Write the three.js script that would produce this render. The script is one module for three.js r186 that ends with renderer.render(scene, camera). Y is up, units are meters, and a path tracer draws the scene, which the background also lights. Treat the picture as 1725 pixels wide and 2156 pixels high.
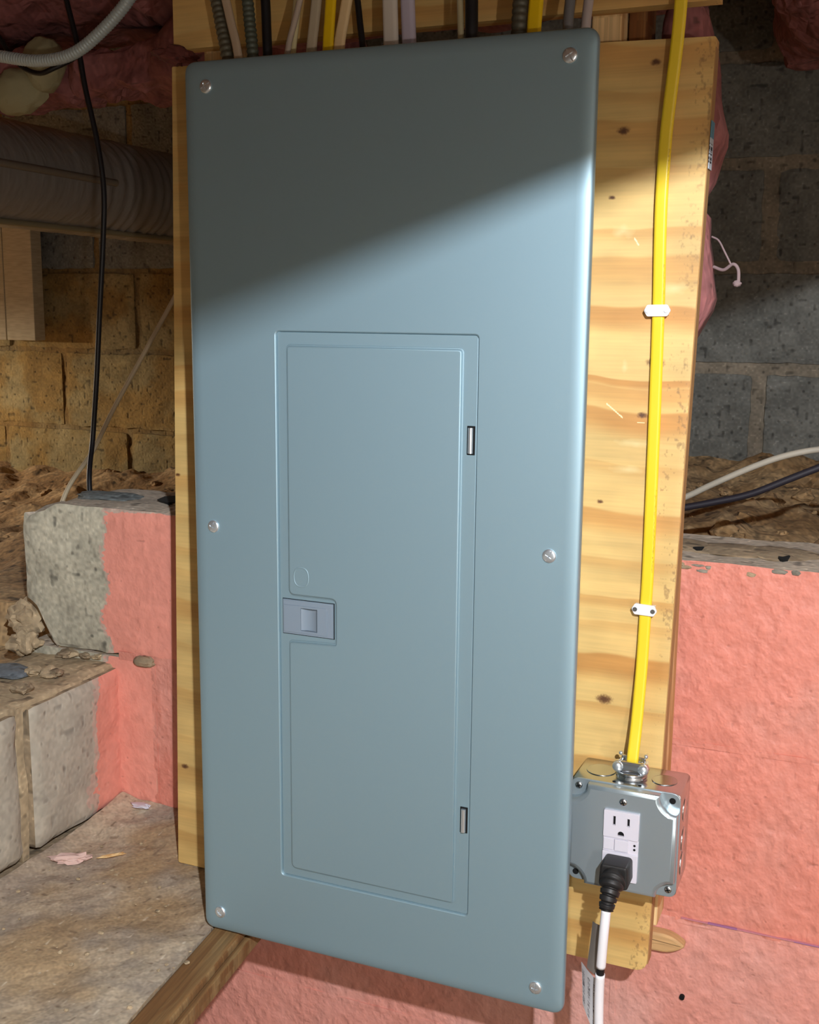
import * as THREE from 'three';
import { RoundedBoxGeometry } from 'three/addons/geometries/RoundedBoxGeometry.js';
import { mergeGeometries, toCreasedNormals } from 'three/addons/utils/BufferGeometryUtils.js';
import { Brush, Evaluator, SUBTRACTION } from 'three-bvh-csg';

// ------------------------------------------------------------------ camera, lamps, exposure
const scene = new THREE.Scene();
scene.background = new THREE.Color(0x000000);
const camera = new THREE.PerspectiveCamera(2 * Math.atan(1078 / 2371.75) * 180 / Math.PI, 1725 / 2156, 0.02, 30);
{
  const right = new THREE.Vector3(0.92215983, 0.00923384, -0.38669883);
  const up = new THREE.Vector3(-0.07667503, 0.98424097, -0.15934443);
  const back = new THREE.Vector3(0.37913347, 0.17659118, 0.90833549);
  camera.quaternion.setFromRotationMatrix(new THREE.Matrix4().makeBasis(right, up, back));
  camera.position.set(0.6155, 0.6410, 0.9240);
}
scene.add(camera);
const renderer = new THREE.WebGLRenderer({ antialias: true });
renderer.toneMapping = THREE.LinearToneMapping;
renderer.toneMappingExposure = 1.0;
renderer.outputColorSpace = THREE.SRGBColorSpace;
renderer.shadowMap.enabled = true;
renderer.shadowMap.type = THREE.PCFSoftShadowMap;

const LAMP_ROOM = [0.87, 1.0, 1.15];       // bare bulb under the ceiling, right behind the photographer
const LAMP_CRAWL = [-2.25, 0.62, -0.55];   // bulb inside the crawl space, left of the picture; added baffle keeps light low
const LAMP_FILL = [1.7, 0.2, 2.2];         // unseen fill light, added low behind the camera to lift the shadows
const ROOM_POWER = 8.4, CRAWL_POWER = 3.6, FILL_POWER = 2.7;
const ROOM_COLOR = 0xf2f8ff, CRAWL_COLOR = 0xfff2e0, FILL_COLOR = 0xfff4ea;
function pointLamp(p, color, power, radius) {
  const l = new THREE.PointLight(color, power, 0, 2);
  l.position.set(...p); l.castShadow = true; l.shadow.radius = radius;
  l.shadow.mapSize.set(2048, 2048); l.shadow.bias = -0.0005; l.shadow.camera.near = 0.05; l.shadow.camera.far = 8;
  return l;
}

// ------------------------------------------------------------------ helpers
let seedState = 12345;
const rnd = () => { seedState = (seedState * 1664525 + 1013904223) >>> 0; return seedState / 4294967296; };
const rr = (a, b) => a + (b - a) * rnd();
const clamp = (v, a = 0, b = 1) => Math.min(b, Math.max(a, v));
const sst = (a, b, v) => { const t = clamp((v - a) / (b - a)); return t * t * (3 - 2 * t); };
const mix = (a, b, t) => a + (b - a) * t;
function hash(x, y, z, s) {
  let h = Math.imul(x | 0, 374761393) ^ Math.imul(y | 0, 668265263) ^ Math.imul(z | 0, 2147483647 ^ 1442695041) ^ Math.imul(s | 0, 1274126177);
  h = Math.imul(h ^ (h >>> 13), 1274126177); h ^= h >>> 16;
  return (h >>> 0) / 4294967296;
}
const md = (a, p) => p ? ((a % p) + p) % p : a;
function vn(x, y, s = 0, px = 0, py = 0) {                 // 2-D value noise, periodic when px, py are given
  const xi = Math.floor(x), yi = Math.floor(y); let fx = x - xi, fy = y - yi;
  fx = fx * fx * (3 - 2 * fx); fy = fy * fy * (3 - 2 * fy);
  const x0 = md(xi, px), x1 = md(xi + 1, px), y0 = md(yi, py), y1 = md(yi + 1, py);
  return mix(mix(hash(x0, y0, 7, s), hash(x1, y0, 7, s), fx), mix(hash(x0, y1, 7, s), hash(x1, y1, 7, s), fx), fy);
}
function fbm(x, y, o, s = 0, px = 0, py = 0) {
  let a = 0, w = 0.5, t = 0;
  for (let i = 0; i < o; i++) { a += w * vn(x, y, s + i * 17, px, py); t += w; w *= 0.5; x *= 2; y *= 2; px *= 2; py *= 2; }
  return a / t;
}
function vn3(x, y, z, s = 0) {
  const xi = Math.floor(x), yi = Math.floor(y), zi = Math.floor(z); let u = x - xi, v = y - yi, w = z - zi;
  u = u * u * (3 - 2 * u); v = v * v * (3 - 2 * v); w = w * w * (3 - 2 * w);
  const h = (i, j, k) => hash(xi + i, yi + j, zi + k, s);
  return mix(mix(mix(h(0, 0, 0), h(1, 0, 0), u), mix(h(0, 1, 0), h(1, 1, 0), u), v), mix(mix(h(0, 0, 1), h(1, 0, 1), u), mix(h(0, 1, 1), h(1, 1, 1), u), v), w) - 0.5;
}
const fb3 = (x, y, z, s, o = 3) => { let a = 0, w = 1; for (let i = 0; i < o; i++) { a += w * vn3(x, y, z, s + i * 9); w *= 0.5; x *= 2; y *= 2; z *= 2; } return a; };

function tex(w, h, fn, srgb, size, origin) {               // fn(u, v) in metres over size [sx, sy] from origin, gives [r, g, b] 0..255
  const d = new Uint8Array(w * h * 4), [ox, oy] = origin || [0, 0];
  for (let j = 0; j < h; j++) for (let i = 0; i < w; i++) {
    const c = fn(ox + (i + 0.5) / w * size[0], oy + (j + 0.5) / h * size[1]), k = (j * w + i) * 4;
    d[k] = clamp(c[0], 0, 255); d[k + 1] = clamp(c[1], 0, 255); d[k + 2] = clamp(c[2], 0, 255); d[k + 3] = 255;
  }
  const t = new THREE.DataTexture(d, w, h, THREE.RGBAFormat);
  t.wrapS = t.wrapT = THREE.RepeatWrapping; t.magFilter = THREE.LinearFilter; t.minFilter = THREE.LinearMipmapLinearFilter; t.generateMipmaps = true;
  if (srgb) t.colorSpace = THREE.SRGBColorSpace;
  t.repeat.set(1 / size[0], 1 / size[1]); t.offset.set(-ox / size[0], -oy / size[1]); t.needsUpdate = true;
  return t;
}
const grey = v => [v, v, v];
const lerpC = (a, b, t) => [mix(a[0], b[0], t), mix(a[1], b[1], t), mix(a[2], b[2], t)];
const std = (o) => new THREE.MeshStandardMaterial({ roughness: 0.85, metalness: 0, ...o });

const counts = {};
function numbered(n) { const c = counts[n] = (counts[n] ?? -1) + 1; return c ? `${n}_${String(c).padStart(3, '0')}` : n; }
function thing(name, label, category, pos = [0, 0, 0], group) {
  const o = new THREE.Group(); o.name = numbered(name); o.position.set(...pos); o.userData = { label, category };
  if (group) o.userData.group = group; scene.add(o); return o;
}
function obj(name, geo, m, parent = scene, pos) {
  if (Array.isArray(geo)) geo = join(geo);
  const o = new THREE.Mesh(geo, m); o.name = parent === scene ? numbered(name) : name; o.castShadow = o.receiveShadow = true;
  if (pos) o.position.set(...pos); parent.add(o); return o;
}
function tag(o, label, category, group) { o.userData.label = label; o.userData.category = category; if (group) o.userData.group = group; return o; }
function structure(name) { const o = new THREE.Group(); o.name = name; o.userData = { kind: 'structure' }; scene.add(o); return o; }
function join(list) {
  list = list.map(g => { g = g.index ? g.toNonIndexed() : g.clone(); for (const k of Object.keys(g.attributes)) if (!['position', 'normal', 'uv'].includes(k)) g.deleteAttribute(k);
    if (!g.attributes.uv) g.setAttribute('uv', new THREE.BufferAttribute(new Float32Array(g.attributes.position.count * 2), 2)); g.morphAttributes = {}; return g; });
  return mergeGeometries(list);
}
const moved = (g, x, y, z, rx = 0, ry = 0, rz = 0) => g.applyMatrix4(new THREE.Matrix4().makeRotationFromEuler(new THREE.Euler(rx, ry, rz)).setPosition(x, y, z));
function worldUV(g, turn) {                                // uv in metres from position, by the way each triangle faces; turn swaps the grain direction
  if (g.index) g = g.toNonIndexed();
  const p = g.attributes.position, uv = new Float32Array(p.count * 2), a = new THREE.Vector3(), b = new THREE.Vector3(), c = new THREE.Vector3();
  for (let i = 0; i < p.count; i += 3) {
    a.fromBufferAttribute(p, i); b.fromBufferAttribute(p, i + 1); c.fromBufferAttribute(p, i + 2);
    const n = b.clone().sub(a).cross(c.clone().sub(a)), ax = Math.abs(n.x), ay = Math.abs(n.y), az = Math.abs(n.z);
    [a, b, c].forEach((v, k) => {
      let s = az >= ax && az >= ay ? [v.x, v.y] : ax >= ay ? [v.z, v.y] : [v.x, v.z];
      if (turn) s = [s[1], s[0]];
      uv[(i + k) * 2] = s[0]; uv[(i + k) * 2 + 1] = s[1];
    });
  }
  g.setAttribute('uv', new THREE.BufferAttribute(uv, 2)); return g;
}
const V = (a) => new THREE.Vector3(...a);
const curve = (pts, t = 0.5) => new THREE.CatmullRomCurve3(pts.map(V), false, 'catmullrom', t);
function tube(pts, r, seg = 60, rad = 12) { return new THREE.TubeGeometry(curve(pts), seg, r, rad, false); }
// sweep of a closed section along a curve; the section's first axis stays square to `face` (the flat cable's wide side looks along face)
function sweep(pts, section, seg, face = [0, 0, 1], scaleAt) {
  const c = curve(pts), P = [], U = [], I = [], n = section.length, f = V(face), len = c.getLength();
  for (let i = 0; i <= seg; i++) {
    const t = i / seg, p = c.getPointAt(t), T = c.getTangentAt(t), S = new THREE.Vector3().crossVectors(f, T).normalize(), N = new THREE.Vector3().crossVectors(T, S);
    const k = scaleAt ? scaleAt(t, t * len) : 1;
    for (let j = 0; j <= n; j++) {
      const [a, b] = section[j % n];
      P.push(p.x + (S.x * a + N.x * b) * k, p.y + (S.y * a + N.y * b) * k, p.z + (S.z * a + N.z * b) * k); U.push(j / n, t * len);
    }
  }
  for (let i = 0; i < seg; i++) for (let j = 0; j < n; j++) { const a = i * (n + 1) + j, b = a + n + 1; I.push(a, a + 1, b, b, a + 1, b + 1); }
  for (const [row, flip] of [[0, true], [seg, false]]) {  // end caps
    const m = P.length / 3, o = row * (n + 1); let x = 0, y = 0, z = 0;
    for (let j = 0; j < n; j++) { x += P[(o + j) * 3]; y += P[(o + j) * 3 + 1]; z += P[(o + j) * 3 + 2]; }
    P.push(x / n, y / n, z / n); U.push(0.5, 0);
    for (let j = 0; j < n; j++) flip ? I.push(m, o + j + 1, o + j) : I.push(m, o + j, o + j + 1);
  }
  const g = new THREE.BufferGeometry(); g.setAttribute('position', new THREE.Float32BufferAttribute(P, 3)); g.setAttribute('uv', new THREE.Float32BufferAttribute(U, 2)); g.setIndex(I); g.computeVertexNormals(); return g;
}
const circle = (r, n = 14) => Array.from({ length: n }, (_, i) => [r * Math.cos(i / n * 2 * Math.PI), r * Math.sin(i / n * 2 * Math.PI)]);
const flat = (w, h, n = 6) => { const s = []; const r = h / 2, a = w / 2 - r; for (let i = 0; i <= n; i++) { const t = -Math.PI / 2 + Math.PI * i / n; s.push([a + r * Math.cos(t), r * Math.sin(t)]); } for (let i = 0; i <= n; i++) { const t = Math.PI / 2 + Math.PI * i / n; s.push([-a + r * Math.cos(t), r * Math.sin(t)]); } return s; };
function corrugated(pts, r, pitch, depth, rad = 18) {
  const len = curve(pts).getLength(), seg = Math.ceil(len / pitch * 7);
  return sweep(pts, circle(r, rad), seg, [0.13, 0.21, 0.97], (t, s) => 1 - depth * Math.pow(Math.abs(Math.sin(Math.PI * s / pitch)), 3));
}
function rough(w, h, d, n, r, amp, freq, seed, warp) {     // rounded box with lumpy skin
  let g = new THREE.BoxGeometry(w, h, d, ...n); const p = g.attributes.position, v = new THREE.Vector3(), q = new THREE.Vector3();
  for (let i = 0; i < p.count; i++) {
    v.fromBufferAttribute(p, i);
    q.set(clamp(v.x, -(w / 2 - r), w / 2 - r), clamp(v.y, -(h / 2 - r), h / 2 - r), clamp(v.z, -(d / 2 - r), d / 2 - r));
    const m = v.clone().sub(q); const l = m.length(); if (l > 1e-9) m.multiplyScalar(1 / l); else m.set(0, 0, 0);
    const k = fb3(v.x * freq + seed * 3.1, v.y * freq, v.z * freq, seed) * amp;
    v.copy(q).addScaledVector(m, r + k); if (warp) warp(v); p.setXYZ(i, v.x, v.y, v.z);
  }
  return toCreasedNormals(g, 0.9);
}
function lumps(r, seed, amp, sx = 1, sy = 1, sz = 1, detail = 3) {   // stone, clod, tuft
  const g = new THREE.IcosahedronGeometry(1, detail), p = g.attributes.position, v = new THREE.Vector3();
  for (let i = 0; i < p.count; i++) { v.fromBufferAttribute(p, i); const k = 1 + fb3(v.x * 1.7 + seed, v.y * 1.7, v.z * 1.7, seed) * amp; p.setXYZ(i, v.x * k * r * sx, v.y * k * r * sy, v.z * k * r * sz); }
  return toCreasedNormals(g, 0.8);
}
function capFlat(g) {                                        // keep flat faces flat: no smoothing of the front of an extrusion into its bevel
  const p = g.attributes.position, n = g.attributes.normal, a = new THREE.Vector3(), b = new THREE.Vector3(), c = new THREE.Vector3();
  for (let i = 0; i < p.count; i += 3) { a.fromBufferAttribute(p, i); b.fromBufferAttribute(p, i + 1); c.fromBufferAttribute(p, i + 2); b.sub(a); c.sub(a); b.cross(c).normalize(); if (Math.abs(b.z) > 0.9995) for (let k = 0; k < 3; k++) n.setXYZ(i + k, 0, 0, Math.sign(b.z)); }
  return g;
}
function poly(pts) { const s = new THREE.Shape(); pts.forEach(([x, y], i) => i ? s.lineTo(x, y) : s.moveTo(x, y)); s.closePath(); return s; }
function roundedPoly(pts, radii, seg = 6) {                 // corners rounded; returns a list of points
  const out = [], n = pts.length;
  for (let i = 0; i < n; i++) {
    const p = new THREE.Vector2(...pts[i]), a = new THREE.Vector2(...pts[(i + n - 1) % n]), b = new THREE.Vector2(...pts[(i + 1) % n]), r = Array.isArray(radii) ? radii[i] : radii;
    const da = a.clone().sub(p).normalize(), db = b.clone().sub(p).normalize(), s = p.clone().addScaledVector(da, r), e = p.clone().addScaledVector(db, r);
    for (let k = 0; k <= seg; k++) { const t = k / seg; out.push([(1 - t) * (1 - t) * s.x + 2 * t * (1 - t) * p.x + t * t * e.x, (1 - t) * (1 - t) * s.y + 2 * t * (1 - t) * p.y + t * t * e.y]); }
  }
  return out;
}
const rectPts = (x0, y0, x1, y1) => [[x0, y0], [x1, y0], [x1, y1], [x0, y1]];
const extr = (pts, depth, bevel = 0, seg = 3, holes = []) => {
  const s = poly(pts); for (const h of holes) s.holes.push(new THREE.Path(h.map(p => new THREE.Vector2(...p))));
  return capFlat(toCreasedNormals(new THREE.ExtrudeGeometry(s, { depth, bevelEnabled: bevel > 0, bevelThickness: bevel, bevelSize: bevel, bevelOffset: -bevel, bevelSegments: seg, curveSegments: 10 }), 0.7));
};
function rings(list) {                                      // skin through closed rings of equal length: [[x, y, z] ...]
  const n = list[0].length, P = [], I = [];
  for (const r of list) for (let j = 0; j <= n; j++) P.push(...r[j % n]);
  for (let i = 0; i < list.length - 1; i++) for (let j = 0; j < n; j++) { const a = i * (n + 1) + j, b = a + n + 1; I.push(a, a + 1, b, b, a + 1, b + 1); }
  const g = new THREE.BufferGeometry(); g.setAttribute('position', new THREE.Float32BufferAttribute(P, 3)); g.setIndex(I); g.computeVertexNormals(); return g;
}

// ------------------------------------------------------------------ textures and materials
const pore = (u, v, s, n) => { const a = vn(u, v, s, n, n), b = vn(u * 2.3 + 5, v * 2.3, s + 3); return a * 0.6 + b * 0.4; };
const cmuH = (u, v) => { const f = fbm(u / 0.8 * 24, v / 0.8 * 24, 5, 3, 24, 24), g = vn(u / 0.8 * 190, v / 0.8 * 190, 8, 190, 190), h = vn(u / 0.8 * 90, v / 0.8 * 90, 9, 90, 90); return [f, g, h]; };
const cmuMap = tex(1024, 1024, (u, v) => { const [f, g, h] = cmuH(u, v); let b = 205 + (f - 0.5) * 70 + (g - 0.5) * 34; if (h > 0.8) b -= (h - 0.8) * 330; if (g > 0.93) b += 30; return [b, b * 0.985, b * 0.96]; }, true, [0.8, 0.8]);
const cmuBump = tex(1024, 1024, (u, v) => { const [f, g, h] = cmuH(u, v); return grey(150 + (f - 0.5) * 90 + (g - 0.5) * 60 - (h > 0.74 ? (h - 0.74) * 420 : 0)); }, false, [0.8, 0.8]);
const clayMap = tex(1024, 1024, (u, v) => { const [f, g, h] = cmuH(u, v); const cl = fbm(u / 0.8 * 10, v / 0.8 * 10, 4, 31, 10, 10); let c = lerpC([192, 178, 146], [188, 158, 106], sst(0.36, 0.66, cl)); let b = 1 + (f - 0.5) * 0.3 + (g - 0.5) * 0.16; if (h > 0.82) b -= (h - 0.82) * 2.2; return c.map(x => x * b); }, true, [0.8, 0.8]);
const salH = (u, v) => { const a = fbm(u / 0.6 * 72, v / 0.6 * 60, 4, 51, 72, 60), b = fbm(u / 0.6 * 16 + a, v / 0.6 * 16, 3, 57, 16, 16), p = vn(u / 0.6 * 66, v / 0.6 * 66, 60, 66, 66); return [a, b, p]; };
const salBump = tex(1024, 1024, (u, v) => { const [a, b, p] = salH(u, v); return grey(120 + (a - 0.5) * 190 + (b - 0.5) * 60 - (p > 0.92 ? (p - 0.92) * 500 : 0)); }, false, [0.6, 0.6]);
const salMap = tex(1024, 1024, (u, v) => { const [a, b, p] = salH(u, v), c = fbm(u / 0.6 * 5, v / 0.6 * 5, 4, 66, 5, 5); const k = 1 + (a - 0.5) * 0.10 - (p > 0.94 ? (p - 0.94) * 2.2 : 0); return lerpC([212, 144, 130], [210, 156, 145], sst(0.35, 0.7, c)).map(x => x * k); }, true, [0.6, 0.6]);
const salmon = std({ map: salMap, bumpMap: salBump, bumpScale: 0.0036, roughness: 0.6, color: 0xfde9e0 });
const salmonPale = std({ map: salMap, bumpMap: salBump, bumpScale: 0.0036, roughness: 0.6 });   // the older, paler coat below the chalk line
// the corner where the paint stops: bare block beside painted block, ragged brushed edge
const bareC = (u, v) => { const [f, g, h] = cmuH(u, v); let b = 1 + (f - 0.5) * 0.35 + (g - 0.5) * 0.2 - (h > 0.8 ? (h - 0.8) * 2 : 0); return [178 * b, 172 * b, 152 * b]; };
const paintC = (u, v) => { const [a, b, p] = salH(u, v); const k = 1 + (a - 0.5) * 0.10 - (p > 0.94 ? (p - 0.94) * 2.2 : 0); return [224 * k, 146 * k, 128 * k]; };  // paint lightened here to carry the stronger light on the left corner
const edgeN = (u, v, s) => (fbm(v * 28, u * 28, 4, s) - 0.5) * 0.03 + (vn(v * 260, u * 260, s + 5) - 0.5) * 0.008;
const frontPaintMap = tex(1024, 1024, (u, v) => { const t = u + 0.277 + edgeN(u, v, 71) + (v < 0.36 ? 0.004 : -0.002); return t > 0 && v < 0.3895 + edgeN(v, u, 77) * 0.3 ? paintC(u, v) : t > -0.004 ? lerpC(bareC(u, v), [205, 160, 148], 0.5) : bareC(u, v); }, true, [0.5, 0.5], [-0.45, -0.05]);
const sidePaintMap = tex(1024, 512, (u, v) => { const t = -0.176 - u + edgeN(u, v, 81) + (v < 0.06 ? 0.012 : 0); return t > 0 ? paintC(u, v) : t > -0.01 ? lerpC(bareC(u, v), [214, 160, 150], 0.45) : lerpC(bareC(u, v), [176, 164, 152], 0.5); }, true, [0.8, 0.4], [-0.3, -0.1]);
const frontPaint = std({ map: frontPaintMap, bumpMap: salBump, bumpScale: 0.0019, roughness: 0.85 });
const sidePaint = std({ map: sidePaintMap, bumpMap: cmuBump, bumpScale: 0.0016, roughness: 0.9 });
const cmuGrey = std({ map: cmuMap, bumpMap: cmuBump, bumpScale: 0.003, color: 0xa29e92, roughness: 0.95 });
const cmuDark = std({ map: cmuMap, bumpMap: cmuBump, bumpScale: 0.004, color: 0x8e908c, roughness: 0.95 });
const cmuClay = std({ map: clayMap, bumpMap: cmuBump, bumpScale: 0.004, color: 0xb6ad92, roughness: 0.95 });
const dustyTop = std({ map: cmuMap, bumpMap: cmuBump, bumpScale: 0.002, color: 0xf0e2d0, roughness: 1 });
const mortar = std({ map: cmuMap, bumpMap: cmuBump, bumpScale: 0.002, color: 0xb8a488, roughness: 0.95 });
const mortarPale = std({ map: cmuMap, bumpMap: cmuBump, bumpScale: 0.002, color: 0xd8c2a0, roughness: 0.95 });
const dirtMap = tex(1024, 1024, (u, v) => { const f = fbm(u * 14, v * 14, 5, 91, 14, 14), g = vn(u * 210, v * 210, 95, 210, 210), h = vn(u * 70, v * 70, 99, 70, 70); const c = lerpC([146, 114, 76], [178, 148, 108], sst(0.3, 0.7, f)), b = 1 + (g - 0.5) * 0.35 - (h > 0.8 ? (h - 0.8) * 2.2 : 0); return c.map(x => x * b); }, true, [1, 1]);
const dirtBump = tex(1024, 1024, (u, v) => grey(70 + fbm(u * 30, v * 30, 5, 103, 30, 30) * 130), false, [1, 1]);
const dirt = std({ map: dirtMap, bumpMap: dirtBump, bumpScale: 0.012, roughness: 1 });
// plywood: grain runs level, wide wavy bands, knots, fillers and dirt along the handled edge
const knots = [[0.386, 0.799, 0.0035], [0.424, 0.596, 0.005], [0.414, 0.548, 0.003], [0.425, 0.585, 0.002], [0.39, 0.272, 0.005], [0.378, 0.742, 0.002], [0.378, 0.465, 0.002], [0.412, 0.855, 0.003], [0.43, 0.85, 0.002], [-0.093, 0.46, 0.002], [-0.094, 0.12, 0.003]];
const fills = [[0.389, 0.712, 0.012, 0.006], [0.437, 0.662, 0.014, 0.006], [0.396, 0.592, 0.003, 0.006], [0.41, 0.522, 0.02, 0.004], [0.402, 0.497, 0.016, 0.004]];
const scratches = [[0.381, 0.557, 0.396, 0.545], [0.41, 0.541, 0.416, 0.541], [0.40, 0.706, 0.404, 0.70]];
const plyBands = [[0.862, 0.014, 0.5], [0.83, 0.006, 0.3], [0.80, 0.012, 0.45], [0.765, 0.006, 0.3], [0.712, 0.006, 0.5], [0.678, 0.016, 0.6], [0.636, 0.012, 1], [0.579, 0.004, 0.9], [0.567, 0.01, 0.6], [0.544, 0.012, 1], [0.50, 0.006, 0.3], [0.45, 0.011, 0.75], [0.408, 0.006, 0.35], [0.37, 0.006, 0.5], [0.345, 0.006, 0.3], [0.304, 0.014, 0.9], [0.26, 0.006, 0.4], [0.20, 0.012, 0.6], [0.15, 0.006, 0.4], [0.11, 0.012, 0.7], [0.06, 0.01, 0.4], [0.028, 0.01, 0.6], [0.95, 0.02, 0.6], [1.0, 0.02, 0.7], [0.91, 0.008, 0.5]];
function plyCol(u, v) {
  const q0 = v + (fbm(u * 7, v * 4, 3, 111) - 0.5) * 0.02 + (fbm(u * 30, v * 8, 2, 115) - 0.5) * 0.004; let band = 0;
  for (const [y, h, k] of plyBands) { const e = (q0 - y) / h; if (e > -1.6 && e < 1.1) band = Math.max(band, k * (1 - sst(0.75, 1.05, e)) * sst(-1.6, 0.2, e)); }
  band *= 0.75 + 0.5 * fbm(u * 14, v * 40, 3, 119);
  let c = lerpC([212, 178, 112], [190, 138, 74], clamp(band * (u < 0.1 ? 0.6 : 1.1)));
  const st = (vn(u * 26, v * 900, 121) - 0.5) * 0.05 + (fbm(u * 10, v * 120, 3, 125) - 0.5) * 0.10 + (fbm(u * 24, v * 34, 3, 127) - 0.5) * 0.14; c = c.map(x => x * (1 + st));
  for (const [x, y, r] of knots) { const q = Math.hypot((u - x) / 1.7, v - y) / (r * 0.6); if (q < 2) c = lerpC([92, 58, 32], c, sst(0.4, 2, q + (vn(u * 900, v * 900, 4) - 0.5) * 0.6)); }
  for (const [x, y, a, b] of fills) { const q = Math.hypot((u - x) / a, (v - y) / b) + (vn(u * 200, v * 300, 129) - 0.5) * 0.5; if (q < 1) c = lerpC([222, 212, 160], c, 0.45 + 0.5 * q); }
  for (const [x0, y0, x1, y1] of scratches) { const t = clamp(((u - x0) * (x1 - x0) + (v - y0) * (y1 - y0)) / ((x1 - x0) ** 2 + (y1 - y0) ** 2)), q = Math.hypot(u - x0 - t * (x1 - x0), v - y0 - t * (y1 - y0)); if (q < 0.0006) c = [246, 224, 176]; }
  const e = 0.4435 + 0.0211 * v - u, m = fbm(u * 420, v * 300, 3, 133) * 0.7 + fbm(u * 60, v * 22, 3, 137) * 0.5; if (e < 0.02 && m > 0.72 + e * 6 - 0.09 * sst(0.55, 0.66, v) * (1 - sst(0.78, 0.84, v))) c = lerpC(c, [112, 84, 54], clamp((m - 0.66 - e * 5) * 4) * 0.5);
  return c;
}
const plyMap = tex(1024, 1600, plyCol, true, [0.6, 1.14], [-0.12, -0.03]);
const plyBump = tex(512, 800, (u, v) => grey(130 + (fbm(u * 12, v * 190, 3, 141) - 0.5) * 120), false, [0.6, 1.14], [-0.12, -0.03]);
const plywood = std({ map: plyMap, bumpMap: plyBump, bumpScale: 0.0006, roughness: 0.62 });
const plyEdge = std({ color: 0xa88050, roughness: 0.8 });
const pineMap = tex(512, 1024, (u, v) => { const g = fbm(u * 80 + fbm(u * 12, v * 5, 4, 151) * 5, v * 5, 5, 155), f = vn(u * 900, v * 20, 157); const c = lerpC([222, 190, 138], [188, 142, 88], sst(0.35, 0.7, g)); return c.map(x => x * (1 + (f - 0.5) * 0.14)); }, true, [0.3, 0.9]);
const pine = std({ map: pineMap, roughness: 0.75 });
const pineBandless = tex(128, 128, (u, v) => { const k = 236 + (vn(u * 60, v * 700, 231) - 0.5) * 34; return [k, k, k]; }, true, [0.3, 0.3]);
const pineDull = std({ map: pineBandless, color: 0xbcae90, roughness: 0.85 });
const pineBrown = std({ map: pineMap, color: 0x9a7a58, roughness: 0.85 });
const pineWeathered = std({ map: pineMap, color: 0x9c9080, bumpMap: tex(256, 512, (u, v) => grey(130 + (fbm(u * 160, v * 5, 3, 159) - 0.5) * 150), false, [0.3, 0.9]), bumpScale: 0.0016, roughness: 0.9 });
const pinkMap = tex(512, 512, (u, v) => { const f = fbm(u * 16, v * 16, 5, 163, 16, 16), g = vn(u * 260 + f * 8, v * 60, 167), d = vn(u * 90, v * 90, 169, 90, 90); let c = lerpC([170, 110, 108], [224, 172, 176], f); c = c.map(x => x * (1 + (g - 0.5) * 0.22)); return d > 0.93 ? lerpC(c, [110, 90, 80], 0.5) : c; }, true, [1, 1]);
const pinkBump = tex(512, 512, (u, v) => grey(60 + fbm(u * 30, v * 30, 5, 173, 30, 30) * 140), false, [1, 1]);
const pink = std({ map: pinkMap, bumpMap: pinkBump, bumpScale: 0.03, roughness: 1, color: 0xbca8a4 });
const slabMap = tex(1024, 1024, (u, v) => {
  const big = fbm(u * 7, v * 7, 4, 181), st = fbm(u * 22 + v * 9, v * 22 - u * 6, 4, 185), g = vn(u * 420, v * 420, 187), h = vn(u * 150, v * 120, 189), p = vn(u * 210, v * 160, 191);
  let c = lerpC([160, 145, 128], [184, 166, 142], sst(0.35, 0.65, st)); c = lerpC(c, [170, 138, 96], sst(0.52, 0.72, big) * 0.6); c = c.map(x => x * (1 + (g - 0.5) * 0.18));
  if (h > 0.88) c = lerpC(c, [96, 78, 62], (h - 0.88) * 5); if (p > 0.9) c = lerpC(c, [214, 200, 178], (p - 0.9) * 8); return c;
}, true, [0.8, 0.8], [-0.3, -0.3]);
const slabBump = tex(1024, 1024, (u, v) => grey(110 + (fbm(u * 60 + v * 20, v * 50, 4, 195) - 0.5) * 150 + (fbm(u * 14, v * 14, 3, 197) - 0.5) * 80), false, [0.8, 0.8], [-0.3, -0.3]);
const slabDust = std({ map: slabMap, bumpMap: slabBump, bumpScale: 0.004, roughness: 0.95 });
const peel = tex(512, 512, (u, v) => grey(128 + (fbm(u * 400, v * 400, 3, 201, 20, 20) - 0.5) * 60), false, [0.05, 0.05]);
const panelPaint = new THREE.MeshPhysicalMaterial({ color: 0x8ca7b2, roughness: 0.52, metalness: 0.5, ior: 1.6, bumpMap: peel, bumpScale: 0.00006, clearcoat: 0.4, clearcoatRoughness: 0.4 });
const latchPlastic = std({ color: 0x7b8996, roughness: 0.45 });
const chrome = std({ color: 0xe4ecf2, metalness: 0.85, roughness: 0.28 });
const zinc = std({ color: 0xacbac1, metalness: 0.65, roughness: 0.32, bumpMap: peel, bumpScale: 0.00005 });
const zincMirror = std({ color: 0xc2c8ca, metalness: 1, roughness: 0.2, bumpMap: peel, bumpScale: 0.00004 });
const zincBright = std({ color: 0xd0d4d8, metalness: 1, roughness: 0.22 });
const black = std({ color: 0x0b0b0d, roughness: 0.6 });
const holeBlack = std({ color: 0x020202, roughness: 1 });
const rubber = std({ color: 0x1d1c1c, roughness: 0.5 });
const white = std({ color: 0xcfccd6, roughness: 0.4 });
const whitePlastic = std({ color: 0xe8e8ec, roughness: 0.4 });
const jacket = (c, r = 0.5) => std({ color: c, roughness: r });
const yellowPrint = tex(64, 2048, (u, v) => { const near = Math.abs(u - 0.36) < 0.05, word = vn(7, v * 26, 211) > 0.42 && (v % 0.3) < 0.17; const n = vn(u * 60, v * 520, 215); return near && word && n > 0.62 ? [198, 166, 40] : [236, 204, 44]; }, true, [1, 1]);
const yellowJacket = std({ map: yellowPrint, roughness: 0.38 });

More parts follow.
